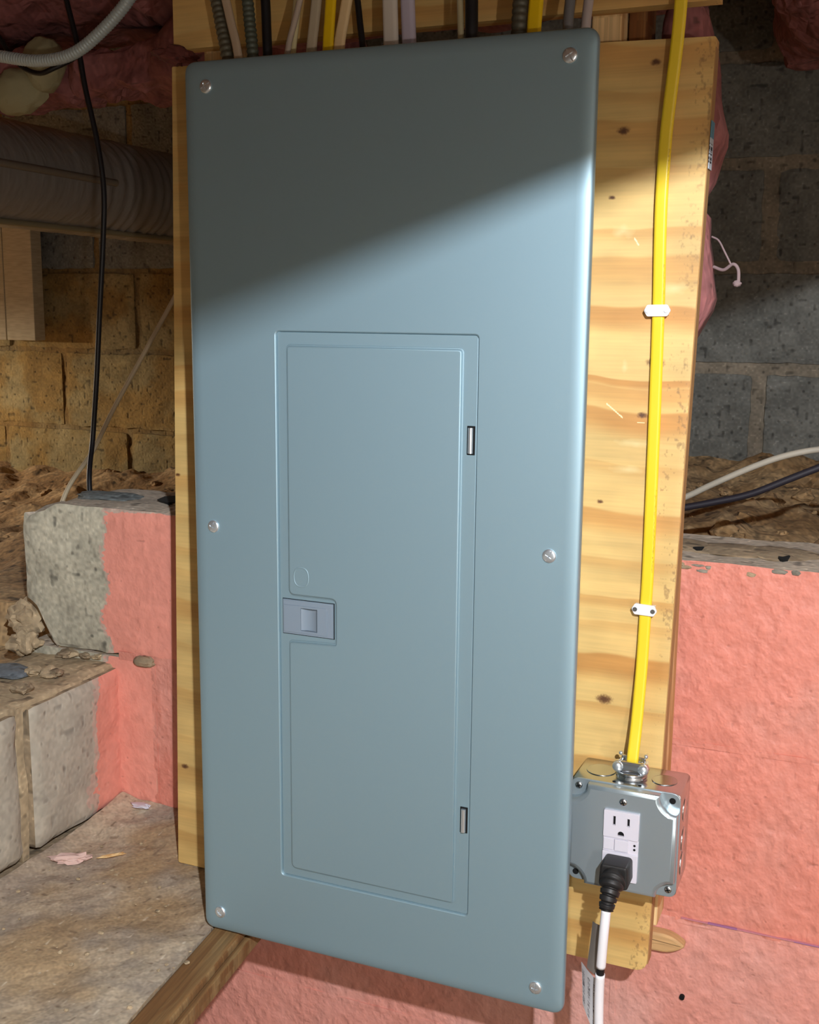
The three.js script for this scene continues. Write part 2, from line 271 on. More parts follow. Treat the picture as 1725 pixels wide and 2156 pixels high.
// ------------------------------------------------------------------ setting: walls, ground, floor, ceiling
const WZ = -0.215, TH = 0.143;                              // face and thickness of the low painted block wall
function coated(g, axis) {                                   // paint lies on the face that looks along +axis only; the other faces are bare
  const n = g.attributes.normal, a = [], b = [];
  for (let i = 0; i < n.count; i += 3) ((axis === 2 ? n.getZ(i) + n.getZ(i + 1) + n.getZ(i + 2) : n.getX(i) + n.getX(i + 1) + n.getX(i + 2)) > 1.5 ? a : b).push(i, i + 1, i + 2);
  const order = [...a, ...b]; for (const k of Object.keys(g.attributes)) { const t = g.attributes[k], o = new Float32Array(t.array.length); order.forEach((v, j) => { for (let c = 0; c < t.itemSize; c++) o[j * t.itemSize + c] = t.array[v * t.itemSize + c]; }); g.setAttribute(k, new THREE.BufferAttribute(o, t.itemSize)); }
  g.clearGroups(); g.addGroup(0, a.length, 0); g.addGroup(a.length, b.length, 1); return g;
}
function block(parent, x0, x1, y0, y1, zc, d, m, seed, opt = {}) {
  const w = x1 - x0, h = y1 - y0;
  const g = rough(w, h, d, opt.n || [Math.max(4, Math.round(w / 0.02)), Math.max(3, Math.round(h / 0.02)), 4], opt.r ?? 0.006, opt.amp ?? 0.004, opt.freq ?? 26, seed, opt.warp);
  g.translate((x0 + x1) / 2, (y0 + y1) / 2, zc);
  return obj('concrete_block', opt.bare ? coated(worldUV(g), opt.axis || 2) : worldUV(g), opt.bare ? [m, opt.bare] : m, parent);
}
{ // low wall behind the panel, painted salmon; the leftmost block of its top course is half bare
  const w = structure('wall_front');
  const rows = [[0.2004, 0.394], [0, 0.1996], [-0.2, -0.0004], [-0.4, -0.2004], [-0.6, -0.4004], [-0.8, -0.6004], [-1.0, -0.8004]];
  rows.forEach(([y0, y1], i) => {
    const x00 = i % 2 ? -0.61 : -0.41, xs = []; for (let x = x00; x < 2.3; x += 0.4) xs.push(x);
    xs.forEach((x, j) => {
      const a = Math.max(x, i === 0 ? -0.41 : -0.415) , b = Math.min(x + 0.4, 2.4); if (b - a < 0.05) return;
      const corner = i === 0 && j === 0;
      const far = x > 0.7;
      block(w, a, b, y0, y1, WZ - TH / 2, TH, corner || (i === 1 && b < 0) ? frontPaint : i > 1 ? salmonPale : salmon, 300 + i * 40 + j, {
        n: far ? [6, 4, 2] : [Math.round((b - a) / 0.009), 22, 6], r: corner ? 0.007 : 0.0012, amp: 0.0032, freq: 42, bare: i < 2 ? dustyTop : null,
        warp: corner ? v => { if (v.x < -0.1 && v.y < 0) { if (v.x < -0.15 && v.y < -0.04) v.x = Math.max(v.x, -0.15 - (v.y + 0.097) * 0.6); } if (v.y > 0.06 && v.x < -0.13) v.y -= sst(-0.13, -0.2, v.x) * 0.02 * sst(0.06, 0.097, v.y) * (1 + fb3(v.x * 60, 0, v.z * 60, 5)); } : null });
    });
  });
  const bed = (x0, x1, y0, y1, out = 0.0002) => worldUV(moved(new THREE.BoxGeometry(x1 - x0, y1 - y0, TH - 0.002), (x0 + x1) / 2, (y0 + y1) / 2, WZ - TH / 2 + 0.001 + out));
  const strips = (r0, r1) => { const l = []; for (let i = r0; i < r1; i++) { const [y0, y1] = rows[i], xa = i === 0 ? -0.001 : -0.262; if (i > 0) l.push(bed(xa, 2.39, y1 - 0.003, y1 + 0.003, 0.0001 * (i + 1))); for (let x = i % 2 ? -0.21 : -0.01; x < 2.3; x += 0.4) l.push(bed(x - 0.003, x + 0.003, y0 + 0.004, y1 - 0.006, 0.0001 * (i + 1))); } return l; };
  obj('mortar', [bed(-0.24, 2.39, -1, 0.2, -0.008), bed(0.0, 2.39, 0.2, 0.38, -0.008), bed(-0.262, -0.001, 0.199, 0.207, 0.0001), ...strips(0, 2)], salmon, w);
  obj('mortar', strips(2, 7), salmonPale, w);
  obj('mortar', [bed(-0.4, -0.264, 0.186, 0.2, -0.006)], mortar, w);
  // cores along the top of the wall: mortar fill with open pockets
  for (const [x, dx] of [[-0.315, 0.05], [-0.175, 0.04], [0.43, 0.04], [0.49, 0.05], [0.53, 0.035], [0.64, 0.06]])
    obj('mortar_fill', worldUV(lumps(1, Math.round(x * 100) + 60, 0.5, dx, 0.006, 0.03, 4).translate(x, 0.3935, WZ - TH / 2 + 0.005)), x < -0.3 ? std({ map: cmuMap, color: 0x8d9698, roughness: 0.95, bumpMap: cmuBump, bumpScale: 0.003 }) : mortar, w);
  for (const [x, z, a, b] of [[-0.213, -0.29, 0.03, 0.03], [0.449, -0.268, 0.006, 0.012], [0.536, -0.258, 0.006, 0.016]])
    obj('core_opening', new THREE.CylinderGeometry(1, 0.7, 0.02, 7).scale(a, 0.5, b).translate(x, 0.3925, z), holeBlack, w);
  obj('chalk_line', [new THREE.BoxGeometry(0.03, 0.0012, 0.003).translate(0.503, 0.0044, WZ + 0.0016), new THREE.BoxGeometry(0.05, 0.0009, 0.003).translate(0.6, 0.0042, WZ + 0.0016)], std({ color: 0x9c6c94, roughness: 1 }), w);
  obj('chalk_line', new THREE.BoxGeometry(0.9, 0.0010, 0.003).translate(0.91, 0.0043, WZ + 0.0014), std({ color: 0xc0808a, roughness: 1 }), w);
  obj('nail_hole', new THREE.CylinderGeometry(0.0028, 0.0028, 0.004, 12).rotateX(Math.PI / 2).translate(0.4657, -0.0876, WZ + 0.002), holeBlack, w);
  obj('pebble', worldUV(lumps(1, 91, 0.35, 0.016, 0.008, 0.008).translate(-0.222, 0.199, WZ)), mortar, w);
  for (let i = 0; i < 12; i++) { const x = i < 3 ? rr(0.44, 0.47) : rr(0.44, 0.68); obj('mortar_crumb', worldUV(lumps(1, 120 + i, 0.6, rr(0.003, 0.008), rr(0.0015, 0.003), 0.002, 2).translate(x, 0.388 + rr(-0.004, 0.003), WZ - 0.0005)), i % 3 ? cmuGrey : mortar, w); }
}
{ // return wall on the left, running towards the room; bare blocks with buff mortar, broken top
  const w = structure('wall_left'); const X = -0.265, D = 0.143;
  const segs = [[-0.352, -0.050], [-0.038, 0.358], [0.368, 0.764], [0.774, 1.17], [1.18, 1.576], [1.586, 1.982], [1.992, 2.6]];
  [[0.0, 0.186], [-0.203, -0.008], [-0.403, -0.211], [-0.603, -0.411], [-0.803, -0.611], [-1, -0.811]].forEach(([y0, y1], i) => segs.forEach(([a, b], j) => {
    const o = i % 2 ? 0.2 : 0; const z0 = Math.max(-0.352, a + o * (j > 0)), z1 = j === 0 ? b + o : Math.min(2.6, b + o); if (z1 - z0 < 0.05) return;
    const g = rough(D, y1 - y0, z1 - z0, [4, j < 2 && i < 2 ? 14 : 4, j < 2 && i < 2 ? 24 : 6], 0.016, 0.008, 18, 500 + i * 11 + j);
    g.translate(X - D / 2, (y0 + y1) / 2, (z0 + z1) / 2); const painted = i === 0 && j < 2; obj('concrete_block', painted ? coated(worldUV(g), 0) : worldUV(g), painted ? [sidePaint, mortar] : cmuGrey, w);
  }));
  const bed = (z0, z1, y0, y1) => worldUV(rough(D - 0.012, y1 - y0, z1 - z0, [4, 6, 20], 0.004, 0.004, 30, 77).translate(X - D / 2 - 0.002, (y0 + y1) / 2, (z0 + z1) / 2));
  obj('mortar', bed(-0.052, -0.036, -0.005, 0.186), mortarPale, w);
  obj('mortar', bed(-0.352, 2.59, -1, -0.004), mortar, w);
  obj('mortar_bed', worldUV(rough(D - 0.012, 0.014, 0.9, [14, 3, 90], 0.006, 0.004, 30, 79, v => { v.y += fb3(v.x * 40, 0, v.z * 40, 83) * 0.005; }).translate(X - D / 2 - 0.004, 0.1815, 0.118)), mortarPale, w);
  for (const [x, y, z, sx, sy, sz, m] of [[-0.368, 0.192, -0.13, 0.035, 0.006, 0.022, 0], [-0.375, 0.193, 0.0, 0.035, 0.006, 0.03, 0], [-0.353, 0.194, -0.236, 0.02, 0.007, 0.018, 1]])
    obj('core_fill', worldUV(lumps(1, Math.round(z * 1000), 0.3, sx, sy, sz, 4).translate(x, y, z)), std({ map: cmuMap, color: 0x86909a, bumpMap: cmuBump, bumpScale: 0.003, roughness: 0.95 }), w);
  for (let i = 0; i < 16; i++) { const s = rr(0.004, 0.016); obj('mortar_crumb', worldUV(lumps(1, 140 + i, 0.8, s, s * 0.5, s, 2).translate(rr(-0.4, -0.29), 0.195, i < 9 ? rr(-0.27, -0.2) : rr(-0.16, 0.05))), i % 3 ? mortarPale : mortar, w); }
}
{ // far wall of the crawl space
  const w = structure('wall_back'); const Z = -1.45;
  const rows = [[-0.07, 0.13, -1.12], [0.13, 0.33, -1.156], [0.33, 0.53, -1.356], [0.53, 0.73, -1.12], [0.73, 0.93, -1.24], [0.93, 1.13, -1.13], [1.13, 1.34, -1.33]];
  rows.forEach(([y0, y1, ref], i) => {
    const joints = []; for (let x = ref - 0.4 * 5; x < 0.1; x += 0.4) joints.push(x);
    for (let x = i % 2 === 0 ? 0.385 : 0.165; x < 2.7; x += 0.4) joints.push(x);
    for (let j = 0; j < joints.length - 1; j++) {
      const right = joints[j] > -0.4, gap = right ? 0.013 : 0.006, seen = joints[j + 1] > -1.7 && joints[j] < 0.7;
      const near = y0 < 0.6 || joints[j] < -0.4;
      block(w, joints[j] + gap, joints[j + 1] - gap, y0 + (right ? 0.01 : 0.004), y1 - (right ? 0.01 : 0.004), Z - 0.1 + rr(-0.003, 0.003), 0.2, right ? cmuDark : y0 > 0.7 ? cmuDark : cmuClay, 700 + i * 30 + j,
        { n: seen ? [26, 14, 2] : [8, 4, 1], r: 0.009, amp: 0.006, freq: 40 });
    }
  });
  obj('mortar', worldUV(rough(3.6, 1.42, 0.19, [140, 60, 1], 0.01, 0.004, 22, 801).translate(-2.1, 0.63, Z - 0.103)), std({ map: clayMap, bumpMap: cmuBump, bumpScale: 0.004, color: 0xa89c86, roughness: 1 }), w);
  obj('mortar', worldUV(rough(3.0, 1.42, 0.19, [110, 60, 1], 0.01, 0.005, 22, 803).translate(1.2, 0.63, Z - 0.102)), std({ map: cmuMap, bumpMap: cmuBump, bumpScale: 0.002, color: 0xa89e8e, roughness: 1 }), w);
}
{ // dirt of the crawl space, heaped against the far wall and filled up behind the low wall
  const groundY = (x, z) => {
    let y = mix(0.17, 0.31, sst(-1.1, -0.1, x)); y = mix(y, 0.37, sst(-0.75, -0.37, z) * sst(-0.3, 0.1, x));
    y += sst(-1.15, -1.45, z) * 0.05 + fb3(x * 3, 0, z * 3, 811) * 0.06 + fb3(x * 14, 0, z * 14, 813) * 0.025 + fb3(x * 42, 0, z * 42, 815) * 0.012;
    if (x < -0.3) y = Math.min(y, 0.22 + sst(-0.5, -1.4, z) * 0.1);
    return y;
  };
  const cl = []; for (let i = 0; i < 260; i++) { const left = i < 150, x = left ? rr(-1.6, -0.45) : rr(0.28, 0.85), z = left ? rr(-1.4, -0.4) : rr(-1.35, -0.42), q = Math.pow(rnd(), 3) * 0.02 + 0.004; if (x > -0.82 && x < -0.45 && z > -0.86) continue; cl.push(lumps(1, 1200 + i, 0.8, q, q * 0.7, q, 2).translate(x, groundY(x, z) + q * 0.2, z)); }
  const cm = obj('dirt_clods', worldUV(join(cl)), dirt); cm.userData = { kind: 'stuff', label: 'loose clods and crumbs of earth strewn over the crawl space dirt', category: 'clods' };
  const g = new THREE.PlaneGeometry(6.2, 4.2, 420, 280).rotateX(-Math.PI / 2); g.translate(-0.5, 0, 0.55); const p = g.attributes.position;
  for (let i = 0; i < p.count; i++) {
    const x = p.getX(i), z = p.getZ(i); let y = groundY(x, z);
    if (z > -0.36 && x > -0.41) y = -1.2;                  // the basement is dug out here
    if (x < -0.41 && z > -0.3) y = Math.min(y, 0.16);
    p.setY(i, y);
  }
  // no dirt where the basement is: drop those cells
  const idx = g.index.array, keep = []; for (let i = 0; i < idx.length; i += 3) if (Math.min(p.getY(idx[i]), p.getY(idx[i + 1]), p.getY(idx[i + 2])) > -1) keep.push(idx[i], idx[i + 1], idx[i + 2]);
  g.setIndex(keep); g.computeVertexNormals();
  const o = obj('ground', worldUV(g), dirt); o.userData.kind = 'structure';
}
const shell = std({ map: cmuMap, color: 0xbcbcb8, bumpMap: cmuBump, bumpScale: 0.002 });
const slabRoom = std({ map: slabMap, color: 0xb8b0a4, roughness: 0.9 });
function struct(name, g, m) { const o = obj(name, worldUV(g), m); o.name = name; o.userData.kind = 'structure'; return o; }
struct('floor', new THREE.BoxGeometry(3.0, 0.1, 3.2).translate(1.1, -1.05, 1.1), slabRoom);
struct('wall_right', new THREE.BoxGeometry(0.15, 2.6, 4.4).translate(2.48, 0.2, 0.55), shell);
struct('wall_rear', new THREE.BoxGeometry(6.4, 2.6, 0.15).translate(-0.5, 0.2, 2.68), shell);
struct('wall_far_left', new THREE.BoxGeometry(0.15, 1.6, 4.4).translate(-3.5, 0.6, 0.55), cmuClay);
struct('ceiling', new THREE.BoxGeometry(6.4, 0.05, 4.4).translate(-0.5, 1.345, 0.55), pineBrown);

// ------------------------------------------------------------------ boards
{
  const t = thing('plywood_board', 'large pale plywood backing board with level grain behind the grey electrical panel', 'plywood');
  const pts = roundedPoly([[-0.1075, -0.002], [0.4435, -0.005], [0.4622, 0.8726], [-0.087, 0.886]], [0.003, 0.014, 0.002, 0.002], 5);
  const g = new THREE.ExtrudeGeometry(poly(pts), { depth: 0.018, bevelEnabled: true, bevelThickness: 0.001, bevelSize: 0.001, bevelOffset: -0.001, bevelSegments: 2 });
  g.translate(0, 0, -0.1292); obj('face_veneer', worldUV(toCreasedNormals(g, 0.6)), plywood, t);
  const e = new THREE.BoxGeometry(0.0008, 0.86, 0.0165); moved(e, 0.4531, 0.434, -0.1192, 0, 0, -0.02137); obj('ply_edge', worldUV(e, true), plyEdge, t);
  const lab = tex(64, 256, (u, v) => { const s = v * 1000; const bar = u > 0.004 && u < 0.013 && v > 0.004 && v < 0.022 && hash(Math.floor(s * 1.6), 2, 3, 4) > 0.5; return v > 0.026 ? [96, 146, 168] : bar ? [40, 44, 54] : [206, 216, 226]; }, true, [0.017, 0.04]);
  obj('edge_label', worldUV(new THREE.BoxGeometry(0.0006, 0.04, 0.017).translate(0, 0, 0)).translate(0, 0, 0), std({ map: (() => { lab.offset.set(0.5, 0.5); lab.needsUpdate = true; return lab; })(), roughness: 0.5 }), t, [0.4618, 0.784, -0.1188]).rotation.z = -0.0214;
}
{
  const g = new THREE.BoxGeometry(0.547, 0.3, 0.018).translate(0.19, 1.0515, -0.119);
  const o = obj('header_board', worldUV(toCreasedNormals(g, 0.5)), plywood); tag(o, 'plywood strip across the top of the picture behind all the cables', 'board');
}
const boxBoard = (name, x0, x1, y0, y1, z0, z1, m, turn) => obj(name, worldUV(new RoundedBoxGeometry(x1 - x0, y1 - y0, z1 - z0, 2, 0.002).translate((x0 + x1) / 2, (y0 + y1) / 2, (z0 + z1) / 2), turn), m);
tag(boxBoard('furring_strip', 0.349, 0.3765, 0.3, 1.3, -0.168, -0.129, pine), 'light wood strip end showing in the gap above the panel\'s top right corner', 'strip');
tag(boxBoard('furring_strip', 0.378, 0.393, 0.3, 1.3, -0.2, -0.15, pineBrown), 'narrow brown wood strip in the gap, right of the light strip', 'strip');
tag(boxBoard('furring_strip', 0.405, 0.4483, 0.036, 0.5, -0.167, -0.129, pine), 'wood strip whose end peeks out below the outlet box behind the plywood', 'strip');
tag(boxBoard('furring_strip', -0.06, -0.022, 0.03, 1.3, -0.167, -0.129, pine), 'hidden upright wood strip behind the left side of the plywood', 'strip');
{
  const g = extr(roundedPoly([[0.33, -0.037], [0.452, -0.034], [0.469, -0.0225], [0.452, -0.012], [0.33, -0.0135]], [0.002, 0.01, 0.006, 0.01, 0.002], 5), 0.008, 0.003);
  g.translate(0, 0, -0.212); tag(obj('wood_shim', worldUV(g), std({ color: 0xd2a874, roughness: 0.7, map: pineBandless })), 'round ended tan wooden shim sticking out behind the plywood\'s lower right corner', 'shim');
}
{ // dusty sheet with an edge board, over an open hollow
  const t = thing('dusty_platform', 'dust covered brown platform in the left corner with a wooden edge board', 'platform', [0, 0, 0]);
  let g = new THREE.BoxGeometry(0.29, 0.03, 0.84, 60, 1, 150).translate(-0.119, -0.019, 0.206); const p = g.attributes.position;
  for (let i = 0; i < p.count; i++) { const x = p.getX(i), z = p.getZ(i); if (p.getY(i) > -0.01) p.setY(i, -0.004 + sst(-0.12, -0.215, z) * 0.013 + sst(-0.235, -0.265, x) * 0.007 + fb3(x * 26, 0, z * 26, 901) * 0.004 + fb3(x * 90, 0, z * 90, 903) * 0.0016); p.setX(i, x + (z - 0.21) * 0.1 * sst(-0.1, 0.026, x)); }
  obj('sheet', worldUV(toCreasedNormals(g, 0.8)), slabDust, t);
  const b = worldUV(new RoundedBoxGeometry(0.0335, 0.03, 0.84, 3, 0.004)); const e = obj('edge_board', b, pineWeathered, t, [0.0435, -0.0195, 0.21]); e.rotation.y = 0.0997;
  const s = worldUV(new RoundedBoxGeometry(0.007, 0.018, 0.84, 2, 0.002)); const q = obj('edge_strip', s, pineWeathered, t, [0.0638, -0.0215, 0.21]); q.rotation.y = 0.0997;
  obj('ledger', worldUV(new THREE.BoxGeometry(0.04, 0.06, 0.8).translate(-0.243, -0.065, 0.2), true), pineBrown, t);
  tag(obj('insulation_tuft', worldUV(lumps(1, 921, 1.2, 0.022, 0.006, 0.008, 4).rotateY(0.5).translate(-0.222, 0.003, -0.06)), std({ color: 0xd2b2a8, bumpMap: pinkBump, bumpScale: 0.01, roughness: 1 })), 'small pink insulation tuft lying on the dusty platform', 'insulation');
  tag(obj('paper_scrap', worldUV(lumps(1, 923, 0.8, 0.014, 0.003, 0.006, 2).translate(-0.222, 0.012, -0.196)), white), 'white scrap lying in the corner against the painted wall', 'scrap');
  tag(obj('wood_splinter', worldUV(lumps(1, 925, 0.5, 0.016, 0.002, 0.002, 2).rotateY(0.8).translate(-0.186, 0.0, -0.09)), pine), 'pale splinter on the dusty platform beside the pink tuft', 'splinter');
  const cr = []; for (let i = 0; i < 70; i++) { const s = rr(0.001, 0.0032); cr.push(lumps(1, 1000 + i, 0.6, s, s * 0.6, s, 1).translate(rr(-0.25, 0.02), -0.003, rr(-0.2, 0.4))); }
  const o = obj('grit', worldUV(join(cr)), mortarPale, t); o.userData = { kind: 'stuff', label: 'pale grit and crumbs' };
}
{ // twin boards hanging in front of the far wall, frame left
  tag(boxBoard('hanging_board', -1.452, -1.362, 0.556, 0.93, -1.395, -1.357, pineDull, false), 'pale board with a knot hanging before the far wall at left', 'board');
  tag(boxBoard('hanging_board', -1.55, -1.4545, 0.556, 0.93, -1.395, -1.357, pineDull, false), 'pale board cut by the left picture edge, left of the knotty board', 'board');
}

// ------------------------------------------------------------------ the electrical panel
const W = 0.387, H = 0.8631;
{
  const t = thing('electrical_panel', 'large grey steel electrical panel cover with a long narrow door', 'electrical panel');
  const ring = (inset, z, r) => roundedPoly(rectPts(inset, inset, W - inset, H - inset), r, 8).map(([x, y]) => [x, y, z]);
  const prof = []; const D = 0.013; for (let i = 0; i <= 8; i++) { const a = i / 8 * Math.PI / 2; prof.push([D * (1 - Math.sin(a)) + 0.0006, -0.0042 * (1 - Math.cos(Math.PI / 2 - a)) ]); }
  // lip going back, then the rolled rim up to the flat face
  const L = [ring(0.0008, -0.011, 0.011), ring(0, -0.0085, 0.0115), ring(0.0, -0.0042, 0.0115)];
  for (let i = 0; i <= 10; i++) { const a = i / 10 * Math.PI / 2; L.push(ring(0.0004 + 0.0125 * (1 - Math.cos(a)), -0.0034 + 0.0034 * Math.sin(a), 0.0115)); }
  const rim = rings(L);
  const dx0 = 0.0938, dx1 = 0.2925, dy0 = 0.0795, dy1 = 0.6205;
  const hole = roundedPoly(rectPts(dx0 - 0.001, dy0 - 0.001, dx1 + 0.001, dy1 + 0.001), 0.0045, 5);
  const last = L[L.length - 1].map(([x, y]) => [x, y]);
  const s = poly(last); s.holes.push(new THREE.Path(hole.map(p => new THREE.Vector2(...p)))); const face = new THREE.ShapeGeometry(s);
  const dr = (o, z) => roundedPoly(rectPts(dx0 - o, dy0 - o, dx1 + o, dy1 + o), 0.0045, 5).map(([x, y]) => [x, y, z]);
  const well = rings([[0.001, 0], [0.0004, -0.0003], [0, -0.001], [-0.0004, -0.0028]].map(([o, z]) => dr(o, z)));
  obj('cover', [rim, face, well], panelPaint, t);
  obj('enclosure', new RoundedBoxGeometry(0.335, 0.82, 0.097, 2, 0.003).translate(0.1935, 0.43, -0.0592), panelPaint, t);
  // door: recessed plate with a raised field that steps round the latch
  const d = new THREE.Group(); d.name = 'door'; t.add(d);
  const plate = new RoundedBoxGeometry(dx1 - dx0 - 0.001, dy1 - dy0 - 0.001, 0.002, 2, 0.0008).translate((dx0 + dx1) / 2, (dy0 + dy1) / 2, -0.0031);
  const field = roundedPoly([[0.1055, 0.0895], [0.2775, 0.0895], [0.2775, 0.6075], [0.1055, 0.6075], [0.1055, 0.3715], [0.1555, 0.3715], [0.1555, 0.327], [0.1055, 0.3245]], [0.006, 0.0035, 0.0035, 0.0035, 0.006, 0.0055, 0.002, 0.003], 6);
  const fg = new THREE.ExtrudeGeometry(poly(field), { depth: 0.0012, bevelEnabled: true, bevelThickness: 0.0015, bevelSize: 0.0016, bevelOffset: -0.0016, bevelSegments: 6 });
  fg.translate(0, 0, -0.0021); const fg2 = new THREE.ExtrudeGeometry(poly(field), { depth: 0.0001, bevelEnabled: true, bevelThickness: 0.0007, bevelSize: 0.0009, bevelOffset: 0.0006, bevelSegments: 5 }); fg2.translate(0, 0, -0.0021);
  obj('door_panel', [plate, capFlat(toCreasedNormals(fg, 0.5)), capFlat(toCreasedNormals(fg2, 0.5))], panelPaint, d);
  const oval = (r, z) => Array.from({ length: 40 }, (_, i) => { const a = i / 40 * 2 * Math.PI, c = Math.cos(a), n = Math.sin(a); return [0.1188 + r * Math.sign(c) * Math.pow(Math.abs(c), 0.8), 0.3895 + r * 1.2 * Math.sign(n) * Math.pow(Math.abs(n), 0.8), z]; });
  obj('knockout_mark', rings([oval(0.0084, 0.00058), oval(0.0080, 0.00086), oval(0.0074, 0.00086), oval(0.0070, 0.00058)]), panelPaint, d);
  // latch: plate bevelled at top and right with a finger slot
  const lat = extr(rectPts(0.0985, 0.3325, 0.1525, 0.3665), 0.0004, 0.0012, 2, [rectPts(0.1185, 0.3375, 0.1355, 0.3590)]); lat.translate(0, 0, -0.0012);
  const raised = extr(rectPts(0.1000, 0.3345, 0.1465, 0.3615), 0.0003, 0.0006, 2, [rectPts(0.1182, 0.3372, 0.1358, 0.3593)]).translate(0, 0, 0.0002);
  const pocket = (() => { const P = [], I = []; const x0 = 0.1185, x1 = 0.1355, y0 = 0.3375, y1 = 0.3590, n = 14; for (let i = 0; i <= n; i++) { const u = i / n, x = mix(x0, x1, u), z = 0.0006 - 0.0025 * Math.pow(Math.sin(Math.PI * u), 0.7); P.push(x, y0, z, x, y1, z); } for (let i = 0; i < n; i++) I.push(i * 2, i * 2 + 2, i * 2 + 1, i * 2 + 1, i * 2 + 2, i * 2 + 3); const g = new THREE.BufferGeometry(); g.setAttribute('position', new THREE.Float32BufferAttribute(P, 3)); g.setIndex(I); g.computeVertexNormals(); return g; })();
  const wallG = y => { const s = new THREE.Shape(); s.moveTo(0.1185, 0.0006); for (let i = 0; i <= 14; i++) s.lineTo(mix(0.1185, 0.1355, i / 14), 0.0006 - 0.0025 * Math.pow(Math.sin(Math.PI * i / 14), 0.7)); s.lineTo(0.1355, 0.0008); s.lineTo(0.1185, 0.0008); const g = new THREE.ShapeGeometry(s); g.rotateX(Math.PI / 2); g.translate(0, y, 0); return g; };
  const la = obj('latch', [lat, raised, pocket, wallG(0.3375), wallG(0.3590)], latchPlastic, d); la.material.side = THREE.DoubleSide; obj('latch_gap_dark', extr(rectPts(0.0975, 0.3317, 0.1531, 0.3669), 0.0003, 0, 1, [rectPts(0.1, 0.334, 0.151, 0.365)]).translate(0, 0, -0.0021), holeBlack, d); la.userData.label = 'bluish grey plastic latch with a finger slot';  // black frame paints the shadow in the gap around the latch
  for (const y of [0.529, 0.1745]) {
    obj('hinge', [new THREE.CylinderGeometry(0.0023, 0.0023, 0.0225, 16).translate(0.2868, y, -0.0002)], chrome, d);
    obj('hinge_slot', new RoundedBoxGeometry(0.0074, 0.0255, 0.0009, 2, 0.0004).translate(0.2868, y, -0.0017), holeBlack, d);
  }
  // pan head screws with a combination drive
  const pr = []; for (let i = 0; i <= 12; i++) { const a = i / 12 * Math.PI / 2; pr.push(new THREE.Vector2(0.0062 * Math.sin(a), 0.0030 * Math.cos(a) + 0.0002)); } pr.push(new THREE.Vector2(0.0062, -0.0008), new THREE.Vector2(0, -0.0008));
  const ev = new Evaluator(); ev.attributes = ['position', 'normal']; ev.useGroups = false;
  const br = g => { const b = new Brush(g.index ? g.toNonIndexed() : g); b.updateMatrixWorld(); return b; };
  let head = br(new THREE.LatheGeometry(pr.reverse(), 32));
  for (const [w, l, a] of [[0.0011, 0.0125, 0], [0.0013, 0.0062, Math.PI / 2]]) { const c = new THREE.BoxGeometry(l, 0.003, w); c.rotateY(a); c.translate(0, 0.0032, 0); head = ev.evaluate(head, br(c), SUBTRACTION); head.updateMatrixWorld(); }
  const hg = toCreasedNormals(head.geometry.clone().rotateX(Math.PI / 2), 0.5);
  const proto = new THREE.Mesh(hg, chrome); proto.name = 'cover_screw'; proto.castShadow = proto.receiveShadow = true;
  [[0.0245, 0.840, 0.5], [0.365, 0.842, 2.1], [0.0225, 0.431, 1.2], [0.361, 0.433, 1.05], [0.0205, 0.0215, 0.9], [0.361, 0.0235, 1.5]].forEach(([x, y, a]) => { const c = proto.clone(); c.position.set(x, y, 0); c.rotation.z = a; t.add(c); });
}

// ------------------------------------------------------------------ yellow cable, its staples, outlet box and cord
{
  const o = obj('yellow_cable', sweep([[0.437, 1.08, -0.098], [0.4345, 0.96, -0.096], [0.4332, 0.9013, -0.098], [0.431, 0.8634, -0.1], [0.4258, 0.8056, -0.103], [0.4242, 0.7741, -0.104], [0.4235, 0.738, -0.1045], [0.4237, 0.706, -0.1055], [0.425, 0.643, -0.1067], [0.426, 0.56, -0.1065], [0.4266, 0.495, -0.106], [0.4268, 0.406, -0.1066], [0.4262, 0.367, -0.1067], [0.4258, 0.314, -0.104], [0.425, 0.26, -0.096], [0.4245, 0.224, -0.086], [0.4245, 0.2, -0.083]], flat(0.0112, 0.0056, 8), 140, [0, 0, 1]), yellowJacket);
  tag(o, 'flat yellow cable running down the plywood into the outlet box', 'cable');
  const mk = (pos, rot, lab) => {
    const t = thing('cable_staple', lab, 'cable staple', pos, 'white staples over the yellow cable'); t.rotation.z = rot;
    obj('strap', extr(roundedPoly([[-0.0125, 0], [-0.0095, -0.0052], [0.0085, -0.0052], [0.0115, 0], [0.0085, 0.0052], [-0.0095, 0.0052]], 0.0012, 3), 0.0016, 0.0006).translate(0, 0, 0.0062), whitePlastic, t);
    obj('leg', [moved(new THREE.BoxGeometry(0.003, 0.008, 0.0065), -0.0083, 0, 0.0032), moved(new THREE.BoxGeometry(0.003, 0.008, 0.0065), 0.0073, 0, 0.0032)], whitePlastic, t);
    for (const x of [-0.0088, 0.0078]) obj('nail', new THREE.CylinderGeometry(0.0021, 0.0023, 0.0018, 18).rotateX(Math.PI / 2).translate(x, 0, 0.0087), pos[1] > 0.5 ? whitePlastic : zincBright, t);
  };
  mk([0.4252, 0.6425, -0.1098], 0.02, 'upper white plastic staple holding the yellow cable to the plywood');
  mk([0.4262, 0.367, -0.1098], -0.03, 'lower white plastic staple on the yellow cable, above the outlet box');
}
